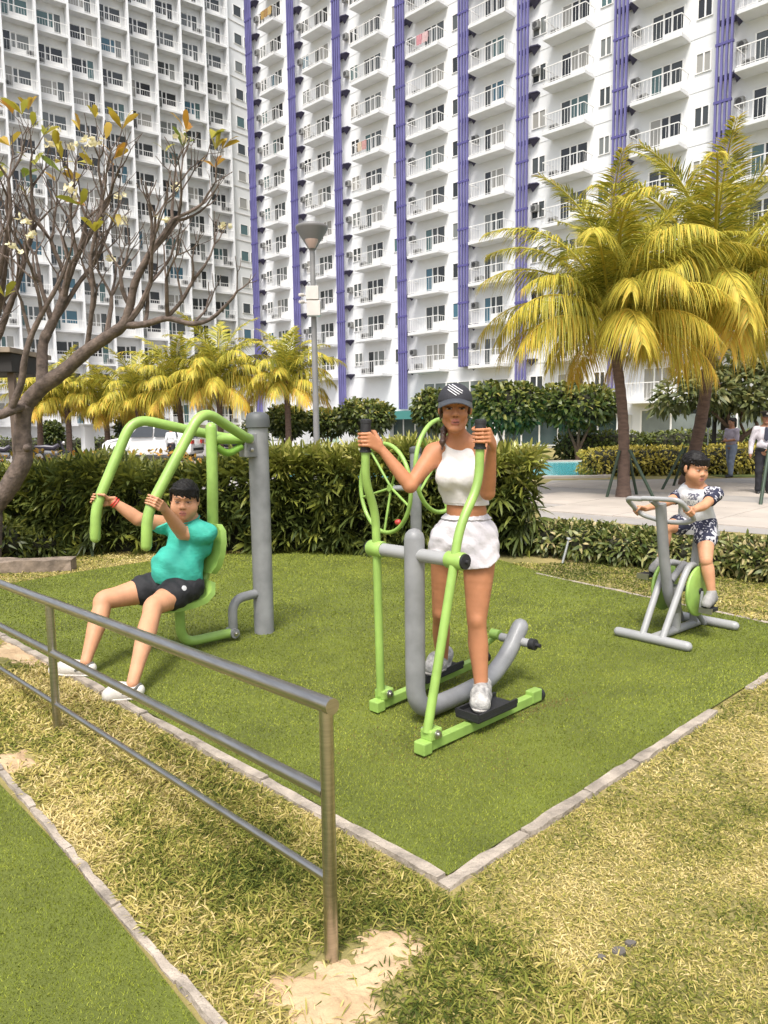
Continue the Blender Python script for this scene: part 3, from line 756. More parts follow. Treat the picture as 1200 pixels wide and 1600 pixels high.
# ---- round clipped trees
def round_tree(px0, px1, py0, py1, Y, label, n=1500, mu=.45):
    a = at(px0, py0, Y); b = at(px1, py1, Y); cx = (a[0] + b[0]) / 2; r = (b[0] - a[0]) / 2; zt, zb_ = a[2], b[2]
    t = empty('round_tree', (cx, Y, 0), 0, label, 'tree', 'round clipped trees in front of the tower')
    hz = (zt - zb_) / 2; cz = (zt + zb_) / 2
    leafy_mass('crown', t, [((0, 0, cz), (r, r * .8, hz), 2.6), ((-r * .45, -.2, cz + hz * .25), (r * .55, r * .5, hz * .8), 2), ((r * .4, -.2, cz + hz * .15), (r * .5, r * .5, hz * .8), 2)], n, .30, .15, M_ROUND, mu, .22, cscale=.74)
    tb = MB()
    for s in (-1, 0, 1): tb.tube([(0, 0, 0), (s * .1, 0, zb_ * .45), (s * r * .35, random.uniform(-.2, .2), zb_ + hz * .4)], [.09, .07, .04], 7)
    tb.build('trunk', M_BARK, t, smooth=True)
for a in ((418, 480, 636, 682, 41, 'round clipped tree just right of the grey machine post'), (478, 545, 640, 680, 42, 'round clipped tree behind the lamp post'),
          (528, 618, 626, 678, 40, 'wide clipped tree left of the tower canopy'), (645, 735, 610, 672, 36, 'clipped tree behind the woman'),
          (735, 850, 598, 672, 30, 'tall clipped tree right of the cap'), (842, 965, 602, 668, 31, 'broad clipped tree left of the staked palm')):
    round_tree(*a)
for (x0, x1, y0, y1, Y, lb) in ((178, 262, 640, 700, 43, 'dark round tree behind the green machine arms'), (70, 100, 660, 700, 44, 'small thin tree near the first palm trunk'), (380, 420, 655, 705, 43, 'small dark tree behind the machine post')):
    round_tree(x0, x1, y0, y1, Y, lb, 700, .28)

# ---- coconut palms: every frond a part, meshes shared
def frond_mesh(nm, L, arch, droop, npairs, leafL, mu, sd=.12, seed=0, gdroop=.55, wd=.035, upfold=.35):
    """frond in local frame: starts at the origin along +X, arching up then down"""
    rg = np.random.default_rng(seed); m_ = 24; s = np.linspace(0, 1, m_)
    el = arch - (arch + droop) * s ** 1.5; x = np.concatenate([[0], np.cumsum(np.cos(el[:-1]))]) * L / (m_ - 1); z = np.concatenate([[0], np.cumsum(np.sin(el[:-1]))]) * L / (m_ - 1)
    yw = .10 * L * np.sin(s * 2.2) * rg.normal(0, .5)
    C_ = np.stack([x, yw, z], 1)
    b = MB(); b.tube([tuple(c) for c in C_], list(.030 * (1 - s * .93) * (L / 2.6) + .003), 5)
    V0 = np.array(b.v); F0 = b.f
    t = np.linspace(.12, .985, npairs); bs = []
    Pc = np.stack([np.interp(t, s, C_[:, i]) for i in range(3)], 1); Tn = unit(np.stack([np.interp(t, s, np.gradient(C_[:, i])) for i in range(3)], 1))
    Sd = unit(np.cross(Tn, [0, 0, 1.0])); Nn = np.cross(Sd, Tn)
    for sg in (-1, 1):
        n = npairs; prof = np.sin(np.clip(t * 1.06 + .12, 0, 1) * np.pi) ** .55
        fwd = .45 + .75 * t
        D = Sd * sg + Tn * fwd[:, None] + Nn * (upfold * rg.uniform(.3, 1.2, n))[:, None] + rg.normal(0, .10, (n, 3))
        ln = leafL * (.35 + .75 * prof) * rg.uniform(.82, 1.12, n)
        tn = mu + .30 * (t - .5) * .6 + rg.normal(0, sd, n)
        # two-stage leaflet: stiff base then drooping end
        D = unit(D); g = gdroop * rg.uniform(.7, 1.4, n)
        V, tr, qd, tt = leaves(Pc, D, Nn * sg * 0 + Nn, ln, wd * rg.uniform(.8, 1.2, n), g, tn, .35)
        bs.append((V, tr, qd, tt))
    Vs = [V0]; T = []; Q = []; tn = [np.full(len(V0), mu + .15)]; o = len(V0)
    qF = np.array([f for f in F0 if len(f) == 4])
    Q.append(qF)
    for V, tr, qd, tt in bs: Vs.append(V); T.append(tr + o); Q.append(qd + o); tn.append(tt); o += len(V)
    return np_mesh(nm, np.concatenate(Vs), np.concatenate(T), np.concatenate(Q), M_FROND, np.concatenate(tn))
FR = {}
def frond_set(key, L, pairs, leafL, wd):
    # (elevation at base, droop at tip, tint) from the spear leaves down to the old hanging ones
    lv = [(R(82), R(-15), .30, .35), (R(70), R(18), .33, .6), (R(56), R(44), .38, .9), (R(40), R(58), .44, 1.1), (R(22), R(66), .52, 1.25), (R(2), R(72), .66, 1.3)]
    FR[key] = [[frond_mesh('frond', L * sc * random.uniform(.92, 1.06), a, d, pairs, leafL, mu, .17, 31 * i + 7 * j, gd, wd) for j in range(2)] for i, (a, d, mu, gd) in enumerate(lv) for sc in [1 - .06 * (i == 0) - .05 * (i > 3)]]
frond_set('big', 3.0, 130, .66, .021); frond_set('small', 2.75, 60, .64, .045)
def palm(label, base, top, key, counts, r0, r1, group, sc=1.0, rz0=0.0, lean=(0, 0), cat='palm'):
    p = empty('coconut_palm', base, 0, label, cat, group)
    tp = np.array(top) - np.array(base)
    b = MB(); n = 26; pts = []; rr = []
    for i in range(n + 1):
        s = i / n; q = tp * s; q = q + np.array([lean[0], lean[1], 0]) * math.sin(math.pi * s)
        pts.append(tuple(q)); rr.append((r0 + (r1 - r0) * s ** .7) * (1 + .07 * (i % 2)) * (1.35 - .35 * min(1, s / .1) if s < .1 else 1))
    b.tube(pts, rr, 12); b.build('trunk', M_PBARK, p, smooth=True)
    # sheath at the crown
    MB().tube([tuple(tp * .97), tuple(tp), tuple(tp + np.array([0, 0, .25 * sc])), tuple(tp + np.array([0, 0, .55 * sc]))], [r1 * 1.0, r1 * 1.35, r1 * 1.05, r1 * .4], 10).build('crown_shaft', mat('crown_shaft', (.24, .17, .05), .7, var=.5, vscale=12, col2=(.16, .08, .03)), p, smooth=True)
    ang = rz0
    for lvl, cnt in enumerate(counts):
        for k in range(cnt):
            ang += 2 * math.pi / max(cnt, 1) if cnt > 3 else 2.4
            a = ang + random.uniform(-.25, .25) + lvl * .61
            o = inst('frond', random.choice(FR[key][lvl]), p, tuple(tp + np.array([math.cos(a) * r1 * .5, math.sin(a) * r1 * .5, (.30 - .055 * lvl) * sc])),
                     (random.uniform(-.15, .15), random.uniform(-.12, .12), a), (sc * random.uniform(.9, 1.08) * (1.26, 1.2, 1.1, 1.0, .95, .9)[lvl],) * 3)
    return p
# the two big staked palms on the plaza
palm('big coconut palm with curved trunk standing on the plaza behind the pool hedge', (4.97, 15.6, 0), tuple(at(957, 522, 15.9)), 'big', (6, 8, 9, 9, 7, 2), .125, .095, 'big staked palms', .96, .4, (.10, 0))
palm('big coconut palm behind the boy on the bike, cut by the right picture edge', tuple(gp(1072, 758)), tuple(at(1112, 500, 17.4)), 'big', (6, 8, 9, 9, 9, 4), .15, .12, 'big staked palms', 1.2, 1.3, (.12, 0))
# row of palms in the car park
row = [(62, 705, 60, 632, 40, .80, 'leftmost small palm of the car park row, partly behind the leafless tree'), (108, 708, 104, 628, 40, .85, 'second small palm from the left in the car park row'),
       (168, 708, 164, 640, 40, .85, 'third small palm from the left in the car park row'), (222, 706, 214, 634, 39, .92, 'fourth small palm from the left, behind the far green arm'),
       (287, 706, 277, 618, 38, 1.0, 'fifth small palm from the left, behind the near green arm'), (345, 706, 340, 604, 37, 1.08, 'sixth and tallest small palm from the left, left of the grey post'),
       (450, 704, 447, 606, 37, 1.02, 'lone small palm between the grey machine post and the lamp post')]
for i, (bx, by, tx, ty, Y, s, lb) in enumerate(row):
    b0 = at(bx, by, Y); b0[2] = 0; tpp = at(tx, ty, Y)
    palm(lb, tuple(b0), tuple(tpp), 'small', (3, 5, 6, 7, 6, 3), .16, .13, 'small palms in the car park', s * 1.0, i * 1.1, (.05, 0))

# stakes: dark green poles leaning on the palms
M_STAKE = mat('green_stake', (.035, .06, .035), .6, var=.3)
M_STEELP = mat('galvanised_pole', (.36, .37, .36), .5, .4)
def brace(label, poles, group=None):
    o0 = gp(*poles[0][0]); br = empty('palm_brace', (o0[0], o0[1], 0), 0, label, 'stakes', group)
    for (fx, fy), (tx, ty, Y) in poles:
        a = gp(fx, fy); b = at(tx, ty, Y); MB().tube([tuple(a - [o0[0], o0[1], .0]), tuple(b - [o0[0], o0[1], 0])], .032, 8).build('pole', M_STAKE, br, smooth=True)
brace('dark green stakes tied round the curved palm on the plaza', [((948, 778), (968, 704, 15.6)), ((966, 772), (968, 706, 15.75)), ((995, 774), (981, 703, 15.6)), ((1022, 780), (984, 703, 15.45))])
brace('dark green stake leaning on the palm behind the cyclist', [((1034, 766), (1068, 700, 17.0)), ((1052, 760), (1072, 700, 17.4))])
brace('pale green stake leaning in front of the guard', [((1188, 790), (1203, 690, 14.4)), ((1240, 786), (1206, 690, 14.5))])

# ---- leafless frangipani at the left edge
FG_Y = 8.55
fb = at(-22, 800, FG_Y); fb[2] = 0
fg = empty('frangipani_tree', tuple(fb), 0, 'leafless frangipani with bare forked branches and a few yellow leaves', 'tree')
tips = []; limbs = MB()
def pxb(x, y, dy=0.0): return Vector(at(x, y, FG_Y + dy)) - Vector(fb)
def limb(b, pts, r0, r1):
    P = fillet([tuple(p) for p in pts], .12, 4); n = len(P)
    b.tube(P, [(r0 + (r1 - r0) * i / (n - 1)) * (1 + .05 * math.sin(i * 2.1) + random.uniform(-.05, .05)) for i in range(n)], 9)
tk = MB()
limb(tk, [Vector((0, 0, -.1)), pxb(-12, 790), pxb(12, 765), pxb(38, 718), pxb(35, 690), pxb(36, 640), pxb(48, 622), pxb(68, 602)], .115, .084)
tk.lathe([(.045, -.02), (.04, .03), (.02, .05)], pxb(42, 700, -.12), (.4, -1, .2), 8)
tk.build('trunk', M_FBARK, fg, smooth=True)
def grow(b, p, d, r, L, depth, maxd):
    """forked, candelabra-like growth: each shoot bends up and splits in two or three"""
    steps = 4; P = [p.copy()]; rr = [r]
    for i in range(steps):
        d = (d + Vector((random.gauss(0, .10), random.gauss(0, .10), .10))).normalized(); p = p + d * L / steps; P.append(p.copy()); rr.append(r * (1 - .28 * (i + 1) / steps) * random.uniform(.90, 1.12))
    b.tube(P, rr, 6 if r > .012 else 5)
    if depth >= maxd or r < .006: tips.append((p, d)); return
    k = 2 if random.random() < .68 else 3
    a = Vector((random.gauss(0, 1), random.gauss(0, 1), random.gauss(0, .3))); a = (a - d * a.dot(d)).normalized()
    for i in range(k):
        q = Quaternion(d, 2 * math.pi * i / k + random.uniform(-.5, .5)); s = q @ a
        nd = (d * .78 + s * random.uniform(.42, .75) + Vector((0, 0, .10))).normalized()
        if random.random() < .10 and depth > 1: tips.append((p, d)); continue
        grow(b, p, nd, rr[-1] * random.uniform(.70, .84), L * random.uniform(.66, .90), depth + 1, maxd)
def main_branch(pts, r0, r1, L, maxd, dys=None, side=()):
    b = MB(); P = [pxb(x, y, (dys[i] if dys else 0)) for i, (x, y) in enumerate(pts)]
    limb(b, P, r0, r1)
    d = (P[-1] - P[-2]).normalized(); grow(b, P[-1], d, r1 * .92, L, 0, maxd)
    for (i, ang, r_, l_, md) in side:
        dd = (P[i + 1] - P[i]).normalized() if i + 1 < len(P) else d
        grow(b, P[i], (dd * .35 + Vector((math.sin(ang), random.uniform(-.5, .3), math.cos(ang)))).normalized(), r_, l_, 0, md)
    b.build('branch', M_FBARK, fg, smooth=True)
main_branch([(66, 604), (100, 580), (135, 548), (165, 528), (195, 508), (203, 480), (210, 440), (235, 395)], .082, .036, .42, 4, [0, -.05, -.1, -.15, -.2, -.2, -.25, -.3],
            side=[(4, .95, .036, .55, 3), (3, -.1, .03, .45, 3), (5, -.5, .024, .4, 3), (6, .55, .03, .42, 3), (7, .9, .03, .45, 3)])
main_branch([(66, 604), (66, 570), (66, 535), (82, 505), (98, 470), (104, 440), (120, 400), (150, 350)], .066, .030, .42, 4, [0, .05, .1, .1, .15, .2, .2, .25],
            side=[(3, -.35, .03, .45, 4), (4, .5, .028, .42, 3), (5, -.35, .028, .45, 4), (6, .6, .026, .42, 4), (6, -.25, .024, .40, 3), (7, .7, .026, .4, 3)])
main_branch([(40, 632), (20, 640), (-6, 652), (-30, 640), (-46, 600), (-40, 540)], .055, .034, .42, 3, [0, -.2, -.3, -.3, -.3, -.3], side=[(4, .3, .026, .4, 3)])
main_branch([(14, 645), (34, 600), (38, 560), (48, 525), (65, 490), (85, 455)], .040, .024, .36, 3, [-.2, -.25, -.3, -.3, -.3, -.3], side=[(3, -.5, .022, .36, 3), (4, -.1, .022, .34, 3)])
main_branch([(-20, 560), (0, 520), (10, 490), (26, 450), (40, 400), (50, 350)], .042, .026, .40, 4, [.2, .2, .25, .25, .3, .3], side=[(2, -.4, .026, .42, 3), (3, .5, .024, .42, 3), (4, .4, .024, .36, 3)])
main_branch([(-24, 520), (-8, 460), (4, 400), (16, 340)], .036, .024, .38, 3, [-.2, -.2, -.25, -.3], side=[(1, .4, .022, .38, 3), (2, -.4, .02, .34, 3)])
main_branch([(195, 508), (225, 508), (262, 495), (300, 508), (330, 500), (350, 480)], .040, .018, .22, 2, [-.2, -.2, -.25, -.3, -.3, -.35], side=[(2, -.15, .024, .42, 3), (1, .1, .022, .38, 3), (3, .5, .018, .25, 2)])
main_branch([(-30, 600), (-14, 540), (0, 480), (8, 420), (14, 370)], .034, .022, .40, 4, [.1, .0, -.1, -.15, -.2], side=[(1, .5, .02, .38, 3), (2, .6, .02, .36, 4), (3, -.5, .02, .34, 3)])
main_branch([(82, 505), (100, 480), (124, 440), (150, 410), (165, 370)], .030, .020, .36, 4, [.1, .2, .3, .35, .4], side=[(1, -.2, .018, .36, 4), (2, .7, .018, .36, 3), (3, -.3, .018, .34, 3)])
main_branch([(135, 548), (142, 500), (146, 455), (140, 410), (150, 360)], .026, .018, .32, 4, [-.1, -.2, -.25, -.3, -.3], side=[(1, .5, .016, .32, 4), (2, -.5, .016, .32, 3), (3, .4, .016, .30, 3)])
main_branch([(262, 495), (285, 470), (300, 440), (320, 415)], .022, .015, .26, 3, [-.25, -.3, -.3, -.3], side=[(1, -.3, .014, .28, 3), (2, .6, .014, .24, 2)])
for (p, d) in tips:
    top_ = p.z + fb[2]
    if (top_ > 4.3 and random.random() < .16) or random.random() < .02:
        k = random.randint(2, 4); q = [d * .6 + Vector((random.gauss(0, 1), random.gauss(0, 1), random.uniform(.1, 1.0))).normalized() * .8 for _ in range(k)]
        V, tr, qd, tt = leaves(np.zeros((k, 3)), np.array([tuple(x) for x in q]), np.tile([0, 0, 1.], (k, 1)) + RNG.normal(0, .3, (k, 3)), RNG.uniform(.18, .30, k), RNG.uniform(.06, .085, k), .25, np.repeat(random.random(), k) + RNG.normal(0, .1, k), .5)
        for i in range(k): inst('leaf', leaf_mesh('leaf', [(V[i * 6:i * 6 + 6], np.array([[0, 1, 2], [3, 5, 4]]), np.array([[1, 3, 4, 2]]), tt[i * 6:i * 6 + 6])], M_FLEAF), fg, tuple(p))
    elif random.random() < .05:
        fl = MB()
        for k in range(7):
            c = Vector((random.gauss(0, .035), random.gauss(0, .035), random.uniform(.0, .08))); qr = Quaternion((random.gauss(0, 1), random.gauss(0, 1), 0), random.uniform(0, 1.5))
            for j in range(5):
                t = 2 * math.pi * j / 5; e = qr @ (Vector((math.cos(t), math.sin(t), .45)) * .036); s_ = qr @ (Vector((-math.sin(t), math.cos(t), 0)) * .016)
                fl.add([c, c + e * .6 + s_, c + e, c + e * .6 - s_], [(0, 1, 2, 3)])
        o = fl.build('flower_cluster', M_FLOW, fg); o.location = p; o['kind'] = 'stuff'

# ---- leafy plumeria on the right with forked trunk
pb = gp(1140, 740); pt = empty('plumeria_tree', (pb[0], 23.8, 0), 0, 'spreading tree with large leaves behind the guard', 'tree')
pl = lambda x, y, dy=0.: Vector(at(x, y, 23.8 + dy)) - Vector((pb[0], 23.8, 0))
tb = MB()
for ps, r0, r1 in (([(1146, 760), (1148, 728), (1150, 690), (1142, 672), (1120, 650), (1100, 632)], .10, .04), ([(1148, 700), (1165, 680), (1156, 660), (1160, 640)], .06, .03), ([(1145, 680), (1138, 655), (1136, 635)], .06, .04), ([(1150, 690), (1185, 665), (1170, 645), (1200, 620)], .07, .03)):
    limb(tb, [pl(x, y) for x, y in ps], r0, r1)
tb.build('trunk', M_BARK, pt, smooth=True)
cl = []
for (x, y, rx, rz_) in ((1060, 615, .75, .5), (1105, 610, .9, .6), (1150, 600, 1.0, .7), (1200, 600, 1.1, .8), (1090, 580, .8, .55), (1140, 565, 1.0, .6), (1190, 560, 1.0, .6), (1040, 630, .45, .3), (1120, 628, .7, .35), (1175, 628, .8, .4)):
    c = pl(x, y, random.uniform(-.6, .8)); cl.append((tuple(c), (rx * .88, rx * .88, rz_ * .88), 2.0))
leafy_mass('crown', pt, cl, 3400, .33, .11, M_PLUM, .45, .22, core=False, droop=.3, top_tint=.2)
# ================================================================== EXERCISE MACHINES
M_GREEN = mat('lime_green_paint', (.305, .48, .105), .42, var=.26, vscale=9, detail=12, bump=.06, bscale=120, coat=.08)
M_GREY = mat('grey_paint', (.27, .272, .275), .46, var=.30, vscale=8, detail=12, bump=.08, bscale=120, coat=.05)
M_LGREY = mat('light_grey_paint', (.34, .34, .335), .42, var=.16, vscale=6, coat=.1)
M_DCAP = mat('dark_grey_cap', (.085, .09, .09), .55)
M_RUB = mat('black_rubber', (.018, .018, .02), .6, var=.3, vscale=30, bump=.3, bscale=300)
M_BOLT = mat('bolt_steel', (.55, .53, .50), .35, 1.0)
M_RUST = mat('rusty_bolt', (.22, .13, .08), .7, .5)

# ---- elliptical cross trainer (local x runs back along the machine, y to its far side)
EL = empty('elliptical_trainer', (.15, 3.75, 0), R(45), 'lime green and grey outdoor cross trainer under the standing woman', 'exercise machine')
fp = fillet([(0, 0, .985), (0, 0, .5), (0, 0, .078), (.30, 0, .072), (.62, 0, .095), (.80, 0, .20), (.925, 0, .345)], .20, 7)
fr = MB().tube(fp, [.052 if p.z > .3 and p.x < .1 else .050 for p in fp], 22, round_end=True).build('frame', M_GREY, EL, smooth=True)
MB().tube([(0, .26, .905), (0, -.26, .905)], .034, 16).build('cross_bar', M_LGREY, EL, smooth=True)
MB().tube([(.885, .11, .27), (.885, -.11, .27)], .026, 14).build('rear_axle', M_LGREY, EL, smooth=True)
MB().lathe([(.033, 0), (.033, .035), (.012, .04), (.012, .07)], (.885, -.10, .27), (0, -1, 0), 16).build('axle_cap', M_RUB, EL, smooth=True)
def lever(y, pts, grip, sgn):
    P = fillet(pts, .11, 6)
    lv = MB().tube(P, .0225, 16).build('lever', M_GREEN, EL, smooth=True)
    MB().tube([pts[-1], grip], [.026, .027], 16).build('hand_grip', M_RUB, lv, smooth=True)
    d = (Vector(grip) - Vector(pts[-1])).normalized()
    MB().lathe([(.031, -.006), (.031, .006)], pts[-1], d, 16).lathe([(.029, -.012), (.029, .004), (.02, .010)], grip, d, 16).build('grip_collar', M_RUB, lv, smooth=True)
    MB().lathe([(.040, -.05), (.043, -.045), (.043, .045), (.040, .05)], (0, y, .905), (0, 1, 0), 20).build('pivot_sleeve', M_GREEN, lv, smooth=True)
    MB().lathe([(.037, 0), (.037, .012), (.010, .013), (.010, .03)], (0, y + sgn * .05, .905), (0, sgn, 0), 18).build('pivot_cap', M_RUB, lv, smooth=True)
    return lv
lever(-.27, [(-.215, -.27, .115), (-.02, -.27, .87), (.025, -.27, 1.06), (.175, -.27, 1.26), (.185, -.27, 1.435)], (.19, -.27, 1.565), -1)
lever(.27, [(.015, .27, .10), (0, .27, .87), (-.005, .27, 1.10), (-.075, .27, 1.26), (-.07, .27, 1.42)], (-.065, .27, 1.575), 1)
def rail_bar(y, a, b, pedal, pz):
    A = Vector((a[0], y, a[1])); B = Vector((b[0], y, b[1])); d = (B - A).normalized(); n = Vector((-d.z, 0, d.x))
    ba = MB().obox((A + B) / 2, d * (B - A).length / 2, (0, .022, 0), n * .025).build('foot_bar', M_GREEN, EL, bevel=.004)
    k = MB().obox(A + d * .03 + n * .052, d * .042, (0, .036, 0), n * .028)
    k.build('knuckle', M_GREEN, ba, bevel=.010)
    MB().obox(A - d * .028, d * .03, (0, .034, 0), n * .030).build('front_plate', M_GREEN, ba, bevel=.006)
    for s in (-1, 1): MB().lathe([(.021, 0), (.021, .008), (.011, .010), (.011, .022)], A + d * .03 + n * .056 + Vector((0, s * .036, 0)), (0, s, 0), 12).build('bolt', M_BOLT, ba, smooth=True)
    MB().obox(B - d * .03 + n * .012, d * .045, (0, .026, 0), n * .034).build('rear_block', M_GREEN, ba, bevel=.006)
    MB().lathe([(.036, 0), (.036, .022), (.02, .026)], B + d * .01 + n * .005, d, 16).build('end_cap', M_RUB, ba, smooth=True)
    c = A + d * pedal + n * (.047); pb_ = MB().obox(c, d * .165, (0, .075, 0), n * .013)
    po = pb_.build('pedal', M_RUB, EL, bevel=.008)
    rim = MB()
    for s in (-1, 1): rim.obox(c + Vector((0, s * .07, 0)) + n * .022, d * .165, (0, .006, 0), n * .012)
    rim.obox(c - d * .16 + n * .022, d * .006, (0, .075, 0), n * .012); rim.build('pedal_rim', M_RUB, po)
    return A + d * pedal + n * .062
ped_n = rail_bar(-.27, (-.215, .052), (.70, .045), .46, 0)
ped_f = rail_bar(.27, (.015, .052), (.92, .095), .46, 0)
for y, e in ((.27, (.86, .12)), ):
    cp_ = fillet([(.885, .17, .285), (.93, .19, .24), (.84, .215, .20), (.865, .225, .125)], .03, 5)
    MB().tube(cp_, .017, 10).build('crank_arm', M_GREEN, EL, smooth=True)
    MB().lathe([(.03, -.03), (.03, .03)], (.885, .15, .28), (0, 1, 0), 14).build('crank_hub', M_GREEN, EL, smooth=True)

# ---- seated chest press / pull machine (local x points from the post to the rider's knees)
CP = empty('chest_press', (-.916, 5.568, 0), R(225), 'lime green seated press machine on a thick grey post at the left', 'exercise machine')
MB().tube([(0, 0, 0), (0, 0, .6), (0, 0, 1.1), (0, 0, 1.57)], .074, 26).build('post', M_GREY, CP, smooth=True)
MB().lathe([(.080, 1.545), (.088, 1.55), (.088, 1.60), (.082, 1.635), (.06, 1.655), (.02, 1.662)], (0, 0, 0), (0, 0, 1), 26).build('post_cap', M_DCAP, CP, smooth=True)
br_ = MB().obox((.085, 0, 1.42), (.05, 0, 0), (0, .055, 0), (0, 0, .085)).build('bracket', M_GREY, CP, bevel=.006)
for y in (.055, -.055):
    for z in (1.45, 1.39): MB().lathe([(.014, 0), (.014, .01), (.008, .012)], (.10, y, z), (0, 1 if y > 0 else -1, 0), 10).build('bolt', M_BOLT, br_, smooth=True)
MB().tube(fillet([(.15, 0, 1.415), (.27, 0, 1.36), (.36, 0, 1.42)], .06), .026, 12).build('link', mat('shadow_green', (.22, .42, .06), .4, var=.2), CP, smooth=True)
def arm(y, bend, hand, end):
    P = fillet([(.12, y * .25, 1.47), (.20, y * .55, 1.478), bend, hand, end], .13, 8)
    MB().tube(P, .034, 18, round_end=True).build('press_arm', M_GREEN, CP, smooth=True)
arm(.25, (.615, .25, 1.67), (1.035, .25, 1.03), (1.05, .25, .825))
arm(-.25, (.845, -.25, 1.625), (1.135, -.25, 1.045), (1.15, -.25, .84))
MB().tube([(.12, 0, 1.46), (.40, 0, 1.47)], .032, 14).build('cross_link', M_GREEN, CP, smooth=True)
MB().tube([(.395, 0, 1.55), (.40, 0, 1.2), (.415, 0, .80)], .039, 18, round_end=True).build('hanger_post', M_GREEN, CP, smooth=True)
def shell(name, prof, wid, th, parent, material):
    """bent plate following prof (x, z) with rounded plan corners"""
    b = MB(); n = len(prof); vs = []; m_ = 10
    for i, (x, z) in enumerate(prof):
        tx = prof[min(i + 1, n - 1)][0] - prof[max(i - 1, 0)][0]; tz = prof[min(i + 1, n - 1)][1] - prof[max(i - 1, 0)][1]; l = math.hypot(tx, tz); nx, nz = -tz / l, tx / l
        e = min(i, n - 1 - i) / 2.0; wd = wid * (1 - .28 * max(0, 1 - e) ** 2)
        for s in (-1, 1):
            for k in range(m_ + 1):
                y = (k / m_ * 2 - 1) * wd; c = .018 * (y / wid) ** 2; vs.append((x + nx * (s * th - c), y, z + nz * (s * th - c)))
    row_ = 2 * (m_ + 1); fs = []
    for i in range(n - 1):
        for s in (0, 1):
            for k in range(m_):
                a = i * row_ + s * (m_ + 1) + k; fs.append((a, a + 1, a + 1 + row_, a + row_))
        for k in (0, m_): a = i * row_ + k; fs.append((a, a + m_ + 1, a + m_ + 1 + row_, a + row_))
    for i in (0, n - 1):
        for k in range(m_): a = i * row_ + k; fs.append((a, a + 1, a + m_ + 2, a + m_ + 1))
    b.add(vs, fs); return b.build(name, material, parent, smooth=True)
shell('backrest', [(.455, .89), (.458, .85), (.465, .78), (.48, .69), (.50, .61), (.515, .555)], .19, .022, CP, M_GREEN)
shell('seat', [(.515, .50), (.545, .44), (.60, .405), (.68, .39), (.78, .385), (.86, .385), (.90, .375)], .18, .020, CP, M_GREEN)
MB().tube([(.41, .0, .95), (.435, 0, .70), (.475, 0, .55), (.53, 0, .40), (.62, 0, .355), (.72, 0, .35)], .028, 14).build('seat_frame', M_GREEN, CP, smooth=True)
MB().tube(fillet([(.70, 0, .35), (.70, 0, .075), (.30, 0, .068)], .12, 7), .034, 16).build('swing_bar', M_GREEN, CP, smooth=True)
MB().tube(fillet([(.275, 0, .06), (.275, 0, .31), (.05, 0, .32)], .20, 8), .034, 16, round_end='start').build('base_bend', M_GREY, CP, smooth=True)
j = MB().lathe([(.036, -.045), (.036, .045)], (.285, 0, .068), (0, 1, 0), 16).build('pivot_joint', M_GREY, CP, smooth=True)
MB().lathe([(.018, 0), (.018, .012), (.009, .014), (.009, .026)], (.285, .045, .068), (0, 1, 0), 10).build('bolt', M_BOLT, j, smooth=True)
MB().obox((.70, 0, .36), (.05, 0, 0), (0, .05, 0), (0, 0, .018)).build('seat_bracket', M_GREEN, CP, bevel=.004)

# ---- exercise bike
BK = empty('exercise_bike', (1.86, 5.145, 0), R(40.8), 'grey outdoor exercise bike with lime green wheels under the small boy', 'exercise machine')
for x, hw in ((0, .26), (.745, .24)): MB().tube([(x, hw, .045), (x, -hw, .045)], .034, 16, round_end=True).build('foot_bar', M_LGREY, BK, smooth=True)
MB().tube([(.0, 0, .047), (.745, 0, .047)], .030, 14).build('spine', M_LGREY, BK, smooth=True)
MB().tube([(.33, 0, .05), (.325, 0, .36)], .036, 14).build('centre_post', M_LGREY, BK, smooth=True)
MB().tube(fillet([(.07, 0, .99), (.14, 0, .58), (.22, 0, .30), (.32, 0, .20)], .12), .038, 18).build('steering_column', M_GREY, BK, smooth=True)
for y in (.07, -.08):
    MB().tube(fillet([(0, y, .06), (.26, y * 1.1, .46), (.33, y * 1.1, .535), (.44, y * .9, .52), (.56, y * .3, .46)], .08), .024, 14).build('strut', M_LGREY, BK, smooth=True)
MB().tube([(.62, 0, .73), (.57, 0, .42), (.60, 0, .06)], .030, 14).build('seat_post', M_LGREY, BK, smooth=True)
MB().tube([(.24, 0, .42), (.42, 0, .52), (.57, 0, .46)], .026, 12).build('top_tube', M_GREY, BK, smooth=True)
MB().tube([(.40, .05, .28), (.58, .08, .06)], .02, 10).build('rear_strut', M_GREY, BK, smooth=True)
MB().tube([(.40, -.05, .28), (.60, -.08, .06)], .02, 10).build('rear_strut', M_GREY, BK, smooth=True)
sd_ = MB(); prof = [(.50, .035), (.53, .05), (.58, .07), (.64, .10), (.70, .12), (.74, .11), (.765, .07)]; vs_ = []; m_ = 10
for x, hw in prof:
    for s, z in ((1, .762), (-1, .728)):
        for k in range(m_ + 1): y = (k / m_ * 2 - 1) * hw; vs_.append((x, y, z - .02 * (y / .12) ** 2))
fs_ = []; rw = 2 * (m_ + 1)
for i in range(len(prof) - 1):
    for s in (0, 1):
        for k in range(m_): a = i * rw + s * (m_ + 1) + k; fs_.append((a, a + 1, a + 1 + rw, a + rw))
    for k in (0, m_): a = i * rw + k; fs_.append((a, a + m_ + 1, a + m_ + 1 + rw, a + rw))
for i in (0, len(prof) - 1):
    for k in range(m_): a = i * rw + k; fs_.append((a, a + 1, a + m_ + 2, a + m_ + 1))
sd_.add(vs_, fs_).build('saddle', M_LGREY, BK, smooth=True)
loop = [(.07, 0, .975), (0.0, .10, 1.02), (-.01, .22, 1.02), (.16, .20, .89), (.17, .02, .85), (.17, -.14, .86), (.19, -.19, .885), (.005, -.17, 1.03), (0.0, .10, 1.025)]
MB().tube(fillet(loop[1:], .05, 5), .0175, 12).build('handlebar', M_LGREY, BK, smooth=True)
